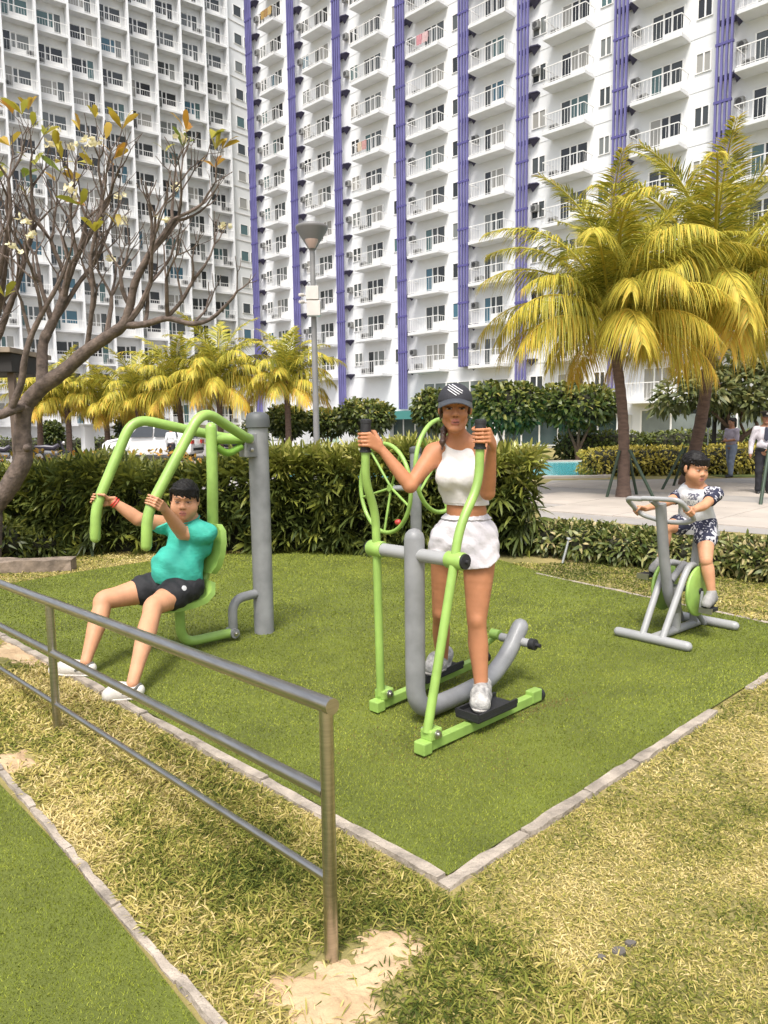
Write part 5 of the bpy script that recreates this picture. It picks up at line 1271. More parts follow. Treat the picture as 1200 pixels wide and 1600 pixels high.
def basis(fwd, up):
    f = np.array(fwd, float); f /= np.linalg.norm(f); u = np.array(up, float); u = u - f * (u @ f); u /= np.linalg.norm(u); return np.stack([np.cross(f, u), f, u])   # rows: person's right, forward, up
class Head:
    """head frame: x person's right, y forward, z up; unit = metres at adult size times s"""
    def __init__(s, c, fwd, up, sc): s.c = np.array(c, float); s.B = basis(fwd, up); s.s = sc
    def w(s, x, y, z): return s.c + (np.array([x, y, z]) * s.s) @ s.B
    def loc(s, V): return ((V - s.c) @ s.B.T) / s.s
    def build(s, b, jaw=1.0, cheek=1.0, neck_to=None, neck_r=.05, child=False):
        S = s.s; k = .018 * S; e = lambda c, r, kk=k: b.ell(s.w(*c), np.array(r) * S, s.B, kk); cp = lambda a, c, r0, r1=None, kk=k: b.cap(s.w(*a), s.w(*c), r0 * S, (r0 if r1 is None else r1) * S, kk)
        e((0, -.014, .034), (.074, .093, .084))
        if child: e((0, .018, -.024), (.067 * jaw, .066, .076)); e((0, .045, -.070), (.036, .032, .026), .04 * S)
        else: e((0, .020, -.028), (.058 * jaw, .064, .082))
        for x in (-1, 1):
            if child: e((x * .036, .046, -.034), (.034, .032, .032), .035 * S)
            else: cp((x * .046 * jaw, .002, -.052), (x * .014 * jaw, .064, -.088), .022, .019); e((x * .034, .055, -.022), (.028 * cheek, .026 * cheek, .026 * cheek))
            e((x * .077, -.006, .002), (.009, .019, .030), .008 * S)
            cp((x * .013, .080 if child else .082, .036), (x * .042, .068, .034), .010, .009, (.022 if child else .012) * S)
            e((x * .0115, .089 if child else .093, -.022), (.0085, .010, .008), .006 * S)
        if child: e((0, .064, -.086), (.018, .014, .012), .025 * S); cp((0, .078, .012), (0, .090, -.014), .007, .0105, .014 * S); e((0, .093, -.018), (.010, .009, .0085), .008 * S)
        else: e((0, .070, -.092), (.020, .017, .016)); cp((0, .080, .022), (0, .099, -.014), .0075, .0115, .010 * S); e((0, .101, -.018), (.0105, .010, .0095), .006 * S)
        cp((-.017, .080, -.050), (.017, .080, -.050), .0075, None, .006 * S); cp((0, .086, -.049), (0, .086, -.049), .0078, None, .006 * S); cp((-.013, .081, -.063), (.013, .081, -.063), .0088, None, .006 * S)
        for x in (-1, 1): b.sub(s.w(x * .031, .097, .010), .0165 * S, .012 * S)
        for x in (-1, 1): e((x * .031, .0705, .008), (.017, .013, .012), .006 * S)
        if neck_to is not None: b.cap(s.w(0, -.022, -.06), neck_to, neck_r, neck_r * 1.08, .03)
    def paint(s, V, C, lip, brow, rosy=None):
        L = s.loc(V); near = (np.abs(L) < .13).all(1)
        for x in (-1, 1):
            t = np.clip((L[:, 0] * x - .012) / .036, 0, 1); zc = .0345 + .006 * np.sin(t * 2.6); m_ = near & (L[:, 0] * x > .012) & (L[:, 0] * x < .05) & (np.abs(L[:, 2] - zc) < .0042) & (L[:, 1] > .045); C[m_, :3] = C[m_, :3] * .25 + np.array(brow) * .75
            d = np.hypot((L[:, 0] - x * .031) / .0185, (L[:, 2] - .0135) / .0058); m_ = near & (d < 1) & (L[:, 1] > .05); C[m_, :3] = C[m_, :3] * .35 + np.array([.02, .012, .01]) * .65
        m_ = near & (np.abs(L[:, 0]) < .023 - .012 * np.abs((L[:, 2] + .057) / .016)) & (np.abs(L[:, 2] + .0565) < .0145) & (L[:, 1] > .062); C[m_, :3] = lip
        m_ = near & (np.abs(L[:, 0]) < .019) & (np.abs(L[:, 2] + .0565) < .0026) & (L[:, 1] > .062); C[m_, :3] = np.array(lip) * .3
        for x in (-1, 1): m_ = near & (np.hypot(L[:, 0] - x * .008, L[:, 2] + .029) < .0042) & (L[:, 1] > .08); C[m_, :3] *= .45
    def eyes(s, parent, open_=1.0, look=0.0):
        for x in (-1, 1):
            b = MB(); b.cur = 0; S = s.s; n = 12; vs = []; fs = []
            cx, cy, cz = x * .031, .0735, .0085
            for j_ in range(5):
                for i in range(n):
                    t = 2 * math.pi * i / n; f = (j_ + 1) / 5; X = math.cos(t) * .0135 * f; Z = math.sin(t) * .0052 * open_ * f
                    vs.append(s.w(cx + X, cy + .0125 * math.sqrt(max(0, 1 - f * f * .9)), cz + Z))
            vs.append(s.w(cx, cy + .0128, cz)); o0 = np.array(parent.location); vs = [v - o0 for v in vs]
            for i in range(n): fs.append((5 * n, i, (i + 1) % n))
            for j_ in range(4):
                for i in range(n): fs.append((j_ * n + i, (j_ + 1) * n + i, (j_ + 1) * n + (i + 1) % n, j_ * n + (i + 1) % n))
            b.add(vs, fs); b.mi = []
            for f in fs:
                m_ = np.mean([s.loc(np.array([vs[i] + o0]))[0] for i in f], 0); b.mi.append(1 if abs(m_[0] - cx - look) < .0075 else 0)
            b.build('eye', [M_EYEW, M_EYEB], parent, smooth=True)

def grip_hand(b, wrist, C, axis, Rg, flip, sc=1.0, thumb_up=1, reach=1.0, fr=.0082):
    """hand closed round a bar: C centre of grip, axis along the bar (towards the index finger side)"""
    a = np.array(axis, float); a /= np.linalg.norm(a); C = np.array(C, float); wv = np.array(wrist, float) - C; wv -= a * (wv @ a); wv /= np.linalg.norm(wv); t_ = np.cross(a, wv) * flip
    P = lambda th, r_, off: C + a * off + (wv * math.cos(th) + t_ * math.sin(th)) * r_
    r1 = fr * sc
    for i, ln in enumerate((.93, 1.0, .97, .82)):
        off = (1.5 - i) * .0192 * sc; kn_ = P(R(52), Rg + .017 * sc, off * 1.02)
        base = np.array(wrist) + a * off * .62 + t_ * .008 * sc
        b.cap(base, kn_, .0145 * sc, .0115 * sc, .010 * sc)
        th = [52, 52 + 58 * ln, 52 + 112 * ln, 52 + 165 * ln]; pts = [kn_] + [P(R(x), Rg + r1 * .92 + (.004 if x < 120 else 0) * sc, off) for x in th[1:]]
        for j_ in range(3): b.cap(pts[j_], pts[j_ + 1], r1 * (1.12 - .1 * j_), r1 * (1.02 - .1 * j_), .0035 * sc)
    # thumb leaves the side of the palm and closes the other way round
    tb0 = np.array(wrist) + a * .022 * sc * thumb_up - t_ * .012 * sc; q = [tb0, P(R(-28), Rg + .019 * sc, .036 * sc * thumb_up), P(R(-78), Rg + .010 * sc, .044 * sc * thumb_up), P(R(-128), Rg + .0095 * sc, .034 * sc * thumb_up)]
    for j_, (r0, r2) in enumerate(((.0155, .0125), (.0115, .0100), (.0098, .0082))): b.cap(q[j_], q[j_ + 1], r0 * sc, r2 * sc, .006 * sc)

def mix_paint(V, base): return np.tile(np.array([*base, 1.0]), (len(V), 1))
def wrinkles(amp, f, seed=0):
    def w_(X, Y, Z):
        return (amp * (np.sin(X * f + 2.3 * np.sin(Z * f * .45 + seed) + seed) * np.sin(Z * f * .8 + 1.7 * np.sin(Y * f * .6) + seed * 2) + .6 * np.sin((X + Y) * f * 1.9 + Z * f * 1.1 + seed))).astype(np.float32)
    return w_
def EW(o, p):
    M = Matrix.LocRotScale(o.location, o.rotation_euler, o.scale); return np.array(M @ Vector(p))
def lerp(a, b, t): return np.array(a) * (1 - t) + np.array(b) * t
def shoe(parent, ankle, toe, up, sc, m_up, m_sole, name='shoe', low=False):
    """trainer: ankle collar, body to a rounded toe, thick sole; toe and heel given at sole level"""
    ankle = np.array(ankle, float); toe = np.array(toe, float); up = np.array(up, float); f = toe - ankle; f -= up * (f @ up); L = np.linalg.norm(f); f /= L; r_ = np.cross(f, up)
    heel = ankle - f * .035 * sc; z0 = toe @ up; drop = (ankle @ up) - z0; hb = heel - up * (drop - (.004 if low else .016) * sc); b = Body(); ax = np.stack([r_, f, up]); mid = (hb + toe) / 2
    b.cap(hb + up * .012 * sc, lerp(hb, toe, .5) + up * .012 * sc, .036 * sc, .040 * sc, .02).cap(lerp(hb, toe, .5) + up * .008 * sc, toe - f * .035 * sc + up * .000 * sc, .040 * sc, .034 * sc, .03)
    b.cap(toe - f * .05 * sc + r_ * .012 * sc, toe - f * .038 * sc - r_ * .010 * sc, .033 * sc, None, .02)
    if not low: b.cap(hb + up * .02 * sc, ankle + up * .012 * sc, .037 * sc, .039 * sc, .02)
    b.cap(ankle - up * .01 * sc + f * .012 * sc, lerp(hb, toe, .62) + up * .03 * sc, .036 * sc, .030 * sc, .03)
    b.cut(toe - up * (.030 * sc - .001), -up)
    V, Q = b.mesh(.005); so = vobj(name, V, Q, m_up, parent)
    s2 = Body(); s2.cap(hb, lerp(hb, toe, .5), .041 * sc, .044 * sc, .02).cap(lerp(hb, toe, .5), toe - f * .034 * sc, .045 * sc, .040 * sc, .02); s2.cut(toe - up * (.034 * sc), -up).cut(toe - up * .012 * sc, up)
    V, Q = s2.mesh(.005); se = vobj('sole', V, Q, m_sole, parent); se.parent = so; se.location = (0, 0, 0)
    return so

# ------------------------------------------------------------------ the woman on the cross trainer
SK_W = (.455, .195, .095)
WM = empty('person', tuple(EW(EL, (.33, -.02, 0))), 0, 'person in black cap, white crop top and white shorts standing on the cross trainer', 'person')
gN = EW(EL, (.187, -.27, 1.495)); gF = EW(EL, (-.068, .27, 1.48)); gax = np.array([0, 0, 1.0])
Yt = 3.93
hd = Head(at(711, 640, 3.90), (-.06, -1, -.08), (0.02, 0, 1), 1.02)
neck = at(717, 689, 3.95)
shR = at(678, 709, 3.98); shL = at(757, 697, 3.93)
elR = at(641, 759, 3.86); elL = at(762, 770, 3.84)
wrR = gF + np.array([.072, -.012, -.040]); wrL = gN + np.array([.062, .035, -.045])
hpR = at(699, 842, 4.02); hpL = at(750, 842, 3.96)
knR = at(689, 957, 4.08); knL = at(745, 968, 3.86)
anL = EW(EL, (0, 0, 0)); pn_, pf_ = np.array(EW(EL, ped_n)), np.array(EW(EL, ped_f))
anL = at(753, 1086, pn_[1] + .06); anR = at(691, 1048, pf_[1] + .00)
b = Body(); hd.build(b, .92, .95, neck_to=neck, neck_r=.046)
tors = at(721, 748, 3.965); waist = at(729, 798, 3.985); pelv = at(729, 830, 3.995)
TB = basis((-.22, -1, .02), (.02, 0, 1))
b.ell(lerp(shR, shL, .5) + [0, .015, -.01], (.150, .060, .05), TB, .05).ell(tors + [0, 0, .055], (.130, .082, .10), TB, .05).ell(tors + [0, .005, -.04], (.116, .080, .10), TB, .05)
for s, dx in ((1, .062), (-1, -.062)): b.ell(tors + TB[0] * dx + TB[1] * .072 + [0, 0, .012], (.060, .056, .062), TB, .03)
b.ell(waist, (.106, .078, .085), TB, .05).ell(pelv, (.130, .094, .090), TB, .05).ell(pelv + [0, .05, -.03], (.118, .080, .085), TB, .04)
b.cap(lerp(neck, shR, .35), shR, .040, .046, .04).cap(lerp(neck, shL, .35), shL, .040, .046, .04)
for sh, el, wr in ((shR, elR, wrR), (shL, elL, wrL)):
    b.chain([sh, lerp(sh, el, .4), lerp(sh, el, .85), el], [.050, .046, .037, .036], .03).chain([el, lerp(el, wr, .28), lerp(el, wr, .7), wr], [.036, .0365, .028, .0225], .012)
for hp, kn, an in ((hpR, knR, anR), (hpL, knL, anL)):
    tk_ = .93 if hp is hpR else 1.0
    b.chain([hp + [0, 0, .0], lerp(hp, kn, .35), lerp(hp, kn, .75), kn + [0, 0, .0], lerp(kn, an, .14) + [0, .006, 0], lerp(kn, an, .36) + [0, .014, 0], lerp(kn, an, .7) + [0, .006, 0], an], [x * tk_ for x in (.083, .083, .064, .052, .049, .0525, .040, .0325)], .04)
    b.ell(kn + [-.004, -.034, .0], (.024, .018, .028), None, .02)
grip_hand(b, wrR, gF, gax, .0275, -1, .98); grip_hand(b, wrL, gN, gax, .0275, -1, .98)
W_PR = b
V, Q = b.mesh(.004); C_ = mix_paint(V, SK_W); hd.paint(V, C_, (.46, .16, .12), (.05, .03, .02))
M_SKW = skin_mat('tanned_skin', SK_W); body = vobj('body', V, Q, M_SKW, WM, C_)
hd.eyes(WM, .9)
# crop top
M_TOP = mat('white_knit', (.68, .645, .63), .85, var=.07, vscale=20, bump=.4, bscale=34)
ct = Body(); ct.ell(lerp(shR, shL, .5) + [0, .015, -.012], (.128, .070, .055), TB, .05).ell(tors + [0, 0, .055], (.136, .089, .104), TB, .05).ell(tors + [0, .005, -.04], (.123, .088, .10), TB, .05)
for dx in (.062, -.062): ct.ell(tors + TB[0] * dx + TB[1] * .074 + [0, 0, .012], (.064, .060, .066), TB, .035)
ct.ell(waist + [0, 0, .03], (.115, .088, .085), TB, .05); ct.cap(lerp(neck, shR, .35) + [0, 0, .002], lerp(neck, shR, .72), .043, .044, .03).cap(lerp(neck, shL, .35) + [0, 0, .002], lerp(neck, shL, .72), .043, .044, .03)
ct.cut(at(728, 787, 3.95), (-.02, 0, -1)).cut(at(717, 693, 3.9), (0, -.30, 1)); 
# arm holes
ct.cut(lerp(neck, shR, .86), (-.95, .05, .22)).cut(lerp(neck, shL, .82), (.95, -.03, .22))
V, Q = ct.mesh(.005, wrinkles(.0014, 55, 1)); tp = vobj('crop_top', V, Q, M_TOP, WM)
hb_ = Body(); hb_.ell(waist + [0, 0, .035], (.1195, .0925, .085), TB, .05); hb_.cut(at(728, 789, 3.95), (-.02, 0, -1)).cut(at(728, 777, 3.95), (.02, 0, 1)); V, Q = hb_.mesh(.004); o = vobj('hem_band', V, Q, M_TOP, WM); 
# shorts
M_SHO = mat('white_shorts_cloth', (.60, .565, .58), .85, var=.10, vscale=25, bump=.75, bscale=28)
st = Body(); st.ell(pelv + [0, .0, .02], (.140, .110, .09), TB, .05).ell(pelv + [0, .05, -.03], (.132, .092, .09), TB, .04).ell(pelv + [0, -.015, -.06], (.125, .105, .08), TB, .04)
for hp, kn, dx in ((hpR, knR, -.004), (hpL, knL, .006)): st.cap(hp + [dx, -.004, .0], lerp(hp, kn, .36) + [dx, -.006, 0], .092, .107, .04)
st.cut(at(729, 800, 3.99), (0, 0, 1)).cut(at(728, 888, 3.95), (.10, -.12, -1)).cut(at(778, 868, 3.95), (.55, 0, -.83)).cut(at(676, 866, 3.98), (-.5, 0, -.86))
V, Q = st.mesh(.005, wrinkles(.0036, 48, 2.5)); sh_ = vobj('shorts', V, Q, M_SHO, WM)
wb = Body(); wb.ell(pelv + [0, .0, .03], (.150, .112, .095), TB, .05); wb.cut(at(729, 799, 3.99), (0, 0, 1)).cut(at(729, 810, 3.99), (0, 0, -1)); V, Q = wb.mesh(.004, wrinkles(.0015, 160, .5)); o = vobj('waistband', V, Q, M_SHO, WM)
# shoes
M_TRN = mat('grey_white_trainer', (.50, .48, .45), .8, vscale=34, bump=.6, bscale=90, col2=(.20, .195, .19)); M_SOLE = mat('trainer_sole', (.50, .47, .43), .7, var=.2, vscale=12)
for an, pd_, off in ((anL, pn_, (-.02, -.10)), (anR, pf_, (-.055, -.09))):
    toe = np.array([an[0] + off[0], an[1] + off[1], 0]); u_ = toe[:2] - an[:2]; toe[:2] = an[:2] + u_ / np.linalg.norm(u_) * .175; toe[2] = pd_[2] + .041
    shoe(WM, an + [0, 0, -.012], toe, (0, 0, 1), 1.2, M_TRN, M_SOLE)
# cap with striped mark, and hair
M_CAP = mat('black_cap_cloth', (.022, .022, .028), .75, bump=.2, bscale=250); M_CAPB = mat('black_cap_brim', (.05, .055, .065), .42); M_MARK = mat('white_stitching', (.80, .80, .82), .6)
cb = Body(); cb.ell(hd.w(0, -.012, .040), np.array([.088, .108, .092]) * 1.02, hd.B, .02); cb.cut(hd.w(0, .09, .048), -hd.B[2] + hd.B[1] * .14); V, Q = cb.mesh(.004); capo = vobj('cap', V, Q, M_CAP, WM)
bm2 = MB(); vs_ = []; nU, nV = 17, 7
for i in range(nU):
    t = R(-74 + 148 * i / (nU - 1))
    for k in range(nV):
        f = k / (nV - 1); rr = 1 + f * .62 * math.cos(t * .98) ** .6; x = .087 * math.sin(t) * (1 + .04 * f); y = -.012 + .105 * math.cos(t) * (1 + f * .66 * max(0, math.cos(t)) ** .3)
        z = .056 - .016 * f - .026 * (math.sin(t) ** 2) - .012 * f * math.sin(t) ** 2
        for dz in (0, .0045): vs_.append(hd.w(x, y, z + dz) - np.array(WM.location))
fs_ = []
for i in range(nU - 1):
    for k in range(nV - 1):
        a = (i * nV + k) * 2; b2 = a + nV * 2
        fs_ += [(a, a + 2, b2 + 2, b2), (a + 1, b2 + 1, b2 + 3, a + 3)]
for i in range(nU - 1): a = (i * nV + nV - 1) * 2; fs_.append((a, a + 1, a + 1 + nV * 2, a + nV * 2))
bm2.add(vs_, fs_); bo = bm2.build('brim', M_CAPB, WM, smooth=True)
mk = MB()
def on_cap(x, z):
    q = np.array([x / .0898, 0, (z - .040) / .0938]); yy = math.sqrt(max(.02, 1 - q[0] ** 2 - q[2] ** 2)); return hd.w(x, -.012 + .1102 * yy + .001, z) - np.array(WM.location)
for (x0, z0, x1, z1) in ((.034, .124, -.030, .084), (.018, .126, -.034, .094), (.038, .114, -.016, .079), (.040, .102, -.002, .074)):
    mk.tube([on_cap(x0 + (x1 - x0) * i / 6, z0 + (z1 - z0) * i / 6) for i in range(7)], .0021, 6)
mk.build('cap_mark', M_MARK, WM)
hr_ = Body(); hr_.ell(hd.w(0, -.030, .015), np.array([.079, .085, .085]), hd.B, .02).ell(hd.w(0, -.060, -.035), (.062, .045, .06), hd.B, .03)
hr_.cap(hd.w(-.0, -.08, -.03), hd.w(.050, -.03, -.105), .022, .016, .03).cap(hd.w(.050, -.03, -.105), hd.w(.060, .025, -.16), .016, .011, .02).cap(hd.w(.060, .025, -.16), hd.w(.060, .035, -.195), .011, .004, .02)
hr_.cap(hd.w(.073, .020, .03), hd.w(.072, .012, -.05), .008, .005, .01).cap(hd.w(-.073, .020, .03), hd.w(-.072, .012, -.02), .007, .004, .01)
hr_.cut(hd.w(0, .035, 0), hd.B[1] * 1.0) if False else None
V, Q = hr_.mesh(.004, wrinkles(.0018, 160, 3)); vobj('hair', V, Q, M_BRHAIR, WM)

def boy_hair(parent, H, sweep, sc=1.0):
    rad = np.array([.084, .101, .088]) * H.s * sc; c = H.w(0, -.016, .044); top = Body(); top.ell(c, rad, H.B, .02); top.cut(H.w(0, .07, .046), -H.B[2] * .97 + H.B[0] * sweep * .2); V1, Q1 = top.mesh(.004, wrinkles(.0034, 95, 2))
    bk = Body(); bk.ell(c, rad, H.B, .02).ell(H.w(0, -.045, -.02), np.array([.070, .058, .062]) * H.s, H.B, .03); bk.cut(H.w(0, .012, 0), H.B[1] + H.B[2] * -.25).cut(H.w(0, 0, -.062), -H.B[2]); V2, Q2 = bk.mesh(.004, wrinkles(.0034, 95, 2))
    fr = Body()
    for i in range(12):
        x = -.070 + i * .01275; yy = .0845 * math.sqrt(max(0.05, 1 - (x / .088) ** 2)); fr.cap(H.w(x * .9, yy * .94, .085), H.w(x - .010 * sweep, yy * 1.0 + .002, .036 + .006 * ((i * 7) % 3) + .10 * sweep * x), .0115 * H.s, .0055 * H.s, .007)
    for x in (-1, 1): fr.cap(H.w(x * .077, .022, .07), H.w(x * .080, .018, .006), .012 * H.s, .006 * H.s, .012)
    V3, Q3 = fr.mesh(.004, wrinkles(.0012, 200, 1)); vobj('hair', np.concatenate([V1, V2, V3]), np.concatenate([Q1, Q2 + len(V1), Q3 + len(V1) + len(V2)]), M_HAIR, parent)

# ------------------------------------------------------------------ boy on the press machine
SK_B = (.55, .275, .155)
B1 = empty('person', tuple(EW(CP, (.60, 0, 0))), 0, 'person in teal T-shirt and black shorts seated on the press machine', 'person')
def arm_pt(y, t, hand, end, bend): return EW(CP, tuple(lerp(bend, hand, t)))
axN = EW(CP, (.615, .25, 1.67)) - EW(CP, (1.035, .25, 1.03)); axF = EW(CP, (.845, -.25, 1.625)) - EW(CP, (1.135, -.25, 1.045))
hN = EW(CP, tuple(lerp((.615, .25, 1.67), (1.035, .25, 1.03), .90))); hF = EW(CP, tuple(lerp((.845, -.25, 1.625), (1.135, -.25, 1.045), .93)))
f1 = np.array([-.707, -.707, 0]); v1 = np.array([.707, -.707, 0])
hips = EW(CP, (.70, 0, .50)); chest = EW(CP, (.595, 0, .745)); nk = at(298, 815, 5.10)
hd1 = Head(at(289, 783, 5.06), (.10, -1, -.12), (.05, 0, 1), 1.12)
sL = EW(CP, (.575, .175, .845)); sR = EW(CP, (.60, -.175, .865))
eL = at(285, 833, 4.98); eR = at(216, 811, 5.07)
wL = at(255, 793, float(hN[1]) + .065); wR = at(176, 783, float(hF[1]) + .055)
b = Body(); hd1.build(b, 1.12, 1.08, child=True, neck_to=nk, neck_r=.060); T1 = basis(f1 + [0, 0, .12], (.08, .08, 1))
b.ell(lerp(sL, sR, .5) + [0, 0, -.01], (.165, .085, .06), T1, .05).ell(chest + [0, 0, .02], (.160, .115, .13), T1, .06).ell(lerp(chest, hips, .55) + f1 * .055, (.180, .145, .14), T1, .06).ell(hips + [0, 0, .0], (.175, .15, .11), T1, .05)
for s, e_, w2 in ((sL, eL, wL), (sR, eR, wR)):
    b.chain([s, lerp(s, e_, .45), e_], [.060, .055, .044], .03).chain([e_, lerp(e_, w2, .3), lerp(e_, w2, .7), w2], [.044, .0445, .034, .027], .012)
kR = at(163, 938, 4.86); kL = at(240, 948, 4.72); aR = at(131, 1016, 4.83); aL = at(203, 1050, 4.40)
aR = gp(134, 1034, .10); aL = gp(207, 1068, .10)
hL = hips + v1 * .095 + [0, 0, -.015]; hR_ = hips - v1 * .095 + [0, 0, -.015]
for hp, kn, an in ((hR_, kR, aR), (hL, kL, aL)):
    b.chain([hp, lerp(hp, kn, .4), lerp(hp, kn, .8), kn, lerp(kn, an, .15), lerp(kn, an, .36), lerp(kn, an, .72), an], [.098, .092, .070, .064, .057, .060, .043, .034], .04)
grip_hand(b, wL, hN, axN, .035, -1, .92); grip_hand(b, wR, hF, axF, .035, 1, .92)
V, Q = b.mesh(.0042); C_ = mix_paint(V, SK_B); hd1.paint(V, C_, (.47, .19, .15), (.03, .022, .018)); M_SKB = skin_mat('fair_skin', SK_B); vobj('body', V, Q, M_SKB, B1, C_); hd1.eyes(B1, .55)
M_TEE = mat('teal_jersey', (.04, .40, .30), .75, var=.16, vscale=10, bump=.55, bscale=26, stretch=(1, 1, 1.8))
t_ = Body(); t_.ell(lerp(sL, sR, .5) + [0, 0, -.012], (.178, .098, .068), T1, .05).ell(chest + [0, 0, .02], (.182, .134, .138), T1, .06).ell(lerp(chest, hips, .55) + f1 * .055, (.193, .160, .15), T1, .06).ell(hips + [0, 0, .03], (.182, .158, .10), T1, .05)
for s, e_ in ((sL, eL), (sR, eR)): t_.cap(s, lerp(s, e_, .42), .072, .074, .03)

t_.cap(lerp(nk, sL, .25) + [0, 0, -.01], lerp(nk, sL, .7), .055, .06, .03).cap(lerp(nk, sR, .25) + [0, 0, -.01], lerp(nk, sR, .7), .055, .06, .03)
t_.cut(hips + [0, 0, -.045] , np.array([-.30, -.30, -1])).cut(nk + [0, 0, .022], np.array([-.25, -.25, 1]))
V, Q = t_.mesh(.005, wrinkles(.0042, 30, 4)); tt = vobj('t_shirt', V, Q, M_TEE, B1)
M_BSH = mat('black_shorts_cloth', (.016, .016, .019), .8, bump=.6, bscale=30, var=.3, vscale=15)
s_ = Body(); s_.ell(hips + [0, 0, -.005], (.186, .160, .105), T1, .05)
for hp, kn in ((hR_, kR), (hL, kL)): s_.cap(hp, lerp(hp, kn, .44), .112, .104, .05)
for hp, kn in (): pass
V, Q = s_.mesh(.005, wrinkles(.004, 34, 6)); keep = np.ones(len(Q), bool)
so1 = vobj('shorts', V, Q, M_BSH, B1)
lg = lerp(hL, kL, .30) + v1 * .098 + [0, 0, .045]; MB().lathe([(.012, 0), (.018, .004), (.006, .006)], tuple(lg - np.array(B1.location)), tuple(v1 * .9 + [0, 0, .4]), 12).build('shorts_mark', mat('grey_print', (.5, .5, .5), .6), B1)
boy_hair(B1, hd1, 1.0)
for t in (.04, .12):
    c = lerp(wR, eR, t); d = eR - wR; MB().ring(tuple(c - np.array(B1.location)), tuple(d), .033, .0045, 24, 6).build('wrist_band', mat('red_band', (.65, .05, .04), .5), B1, smooth=True)
M_CLOG = mat('white_clog', (.68, .64, .58), .6, var=.12, vscale=15); M_CLOGD = mat('dark_clog', (.10, .10, .09), .7)
for an, tp_, dk in ((aR, (78, 1046), 0), (aL, (160, 1086), 1)):
    toe = gp(*tp_, .04); shoe(B1, an + [0, 0, -.03] + unit(np.array([toe[0] - an[0], toe[1] - an[1], 0])) * .012, toe, (0, 0, 1), 1.12, M_CLOG, M_CLOG, 'clog', low=True)
    d = toe - an; d[2] = 0; d /= np.linalg.norm(d); r_ = np.array([d[1], -d[0], 0]); hh_ = an - d * .045
    MB().tube([tuple(p - np.array(B1.location)) for p in (an + d * .05 + r_ * .045 + [0, 0, -.045], an - d * .02 + r_ * .047 + [0, 0, -.02], hh_ + [0, 0, -.005], an - d * .02 - r_ * .047 + [0, 0, -.02], an + d * .05 - r_ * .045 + [0, 0, -.045])], .008, 8).build('heel_strap', M_CLOGD, B1, smooth=True)
MB().ring(tuple(nk + [-.004, -.006, .016] - np.array(B1.location)), (-.25, -.25, 1), .066, .006, 28, 8).build('collar', M_TEE, B1, smooth=True)
# thin spectacles
gl = MB()
for x in (-1, 1):
    pts_ = [hd1.w(x * .033 + math.cos(a) * .022, .094 - abs(math.cos(a)) * .004, .006 + math.sin(a) * .017) - np.array(B1.location) for a in np.linspace(0, 2 * math.pi, 17)]; gl.tube(pts_, .0007, 5)
    gl.tube([hd1.w(x * .055, .088, .012) - np.array(B1.location), hd1.w(x * .078, .0, .012) - np.array(B1.location)], .0007, 5)
gl.tube([hd1.w(-.011, .098, .010) - np.array(B1.location), hd1.w(.011, .098, .010) - np.array(B1.location)], .0007, 5).build('spectacles', mat('thin_metal_frame', (.55, .42, .34), .3, .8), B1, smooth=True)

# ------------------------------------------------------------------ small boy on the bike
B2 = empty('person', tuple(EW(BK, (.62, 0, 0))), 0, 'person in white T-shirt with navy patterned sleeves pedalling the exercise bike', 'person')
fb2 = -np.array([math.cos(R(40.8)), math.sin(R(40.8)), 0]); vb2 = np.array([math.sin(R(40.8)), -math.cos(R(40.8)), 0])
hips = EW(BK, (.60, 0, .82)); chest = EW(BK, (.545, 0, 1.02)); nk = EW(BK, (.51, 0, 1.165))
hd2 = Head(at(1086, 733, float(nk[1]) - .03), (.30, -.95, -.20), (.03, 0, 1), .98)
nk = lerp(nk, at(1088, 764, float(nk[1])), .8)
sL = at(1119, 772, float(nk[1]) - .10); sR = at(1061, 775, float(nk[1]) + .10)
gL = EW(BK, (.178, -.165, .872)); gR = EW(BK, (.150, .205, .90)); gL = EW(BK, (.12, -.181, .942)); gR = EW(BK, (.125, .203, .918))
gaL = EW(BK, (.005, -.17, 1.03)) - EW(BK, (.19, -.19, .885)); gaR = EW(BK, (-.01, .22, 1.02)) - EW(BK, (.16, .20, .89))
eL = lerp(sL, gL, .5) + [.035, .0, -.035]; eR = lerp(sR, gR, .5) + [-.01, .01, -.03]
eL = at(1100, 790, lerp(sL, gL, .5)[1]); eR = at(1046, 783, lerp(sR, gR, .5)[1])
dL = (eL - gL); dL /= np.linalg.norm(dL); dR = (eR - gR); dR /= np.linalg.norm(dR); wL = gL + dL * .066; wR = gR + dR * .066
T2 = basis(fb2 + [.25, .0, .0], (-.1, -.1, 1)); b = Body(); hd2.build(b, 1.04, 1.04, child=True, neck_to=nk, neck_r=.042)
b.ell(lerp(sL, sR, .5) + [0, 0, -.01], (.115, .058, .045), T2, .04).ell(chest, (.112, .078, .10), T2, .05).ell(lerp(chest, hips, .55), (.110, .082, .10), T2, .05).ell(hips, (.118, .095, .075), T2, .04)
for s, e_, w2 in ((sL, eL, wL), (sR, eR, wR)): b.chain([s, lerp(s, e_, .5), e_, lerp(e_, w2, .35), w2], [.040, .037, .032, .032, .021], .02)
pedL = EW(BK, (PED_NEAR[0], -.225, PED_NEAR[1] + .014)); pedR = EW(BK, (PED_FAR[0], .225, PED_FAR[1] + .014))
hL = hips + vb2 * .065 + [0, 0, -.02]; hR_ = hips - vb2 * .065 + [0, 0, -.02]
kL = at(1103, 872, 5.28); kR = at(1042, 824, 5.50); aL = pedL + [.03, .03, .075]; aR = pedR + [.035, .03, .075]
aL = at(1112, 926, pedL[1] + .03); aR = at(1033, 874, pedR[1] + .03)
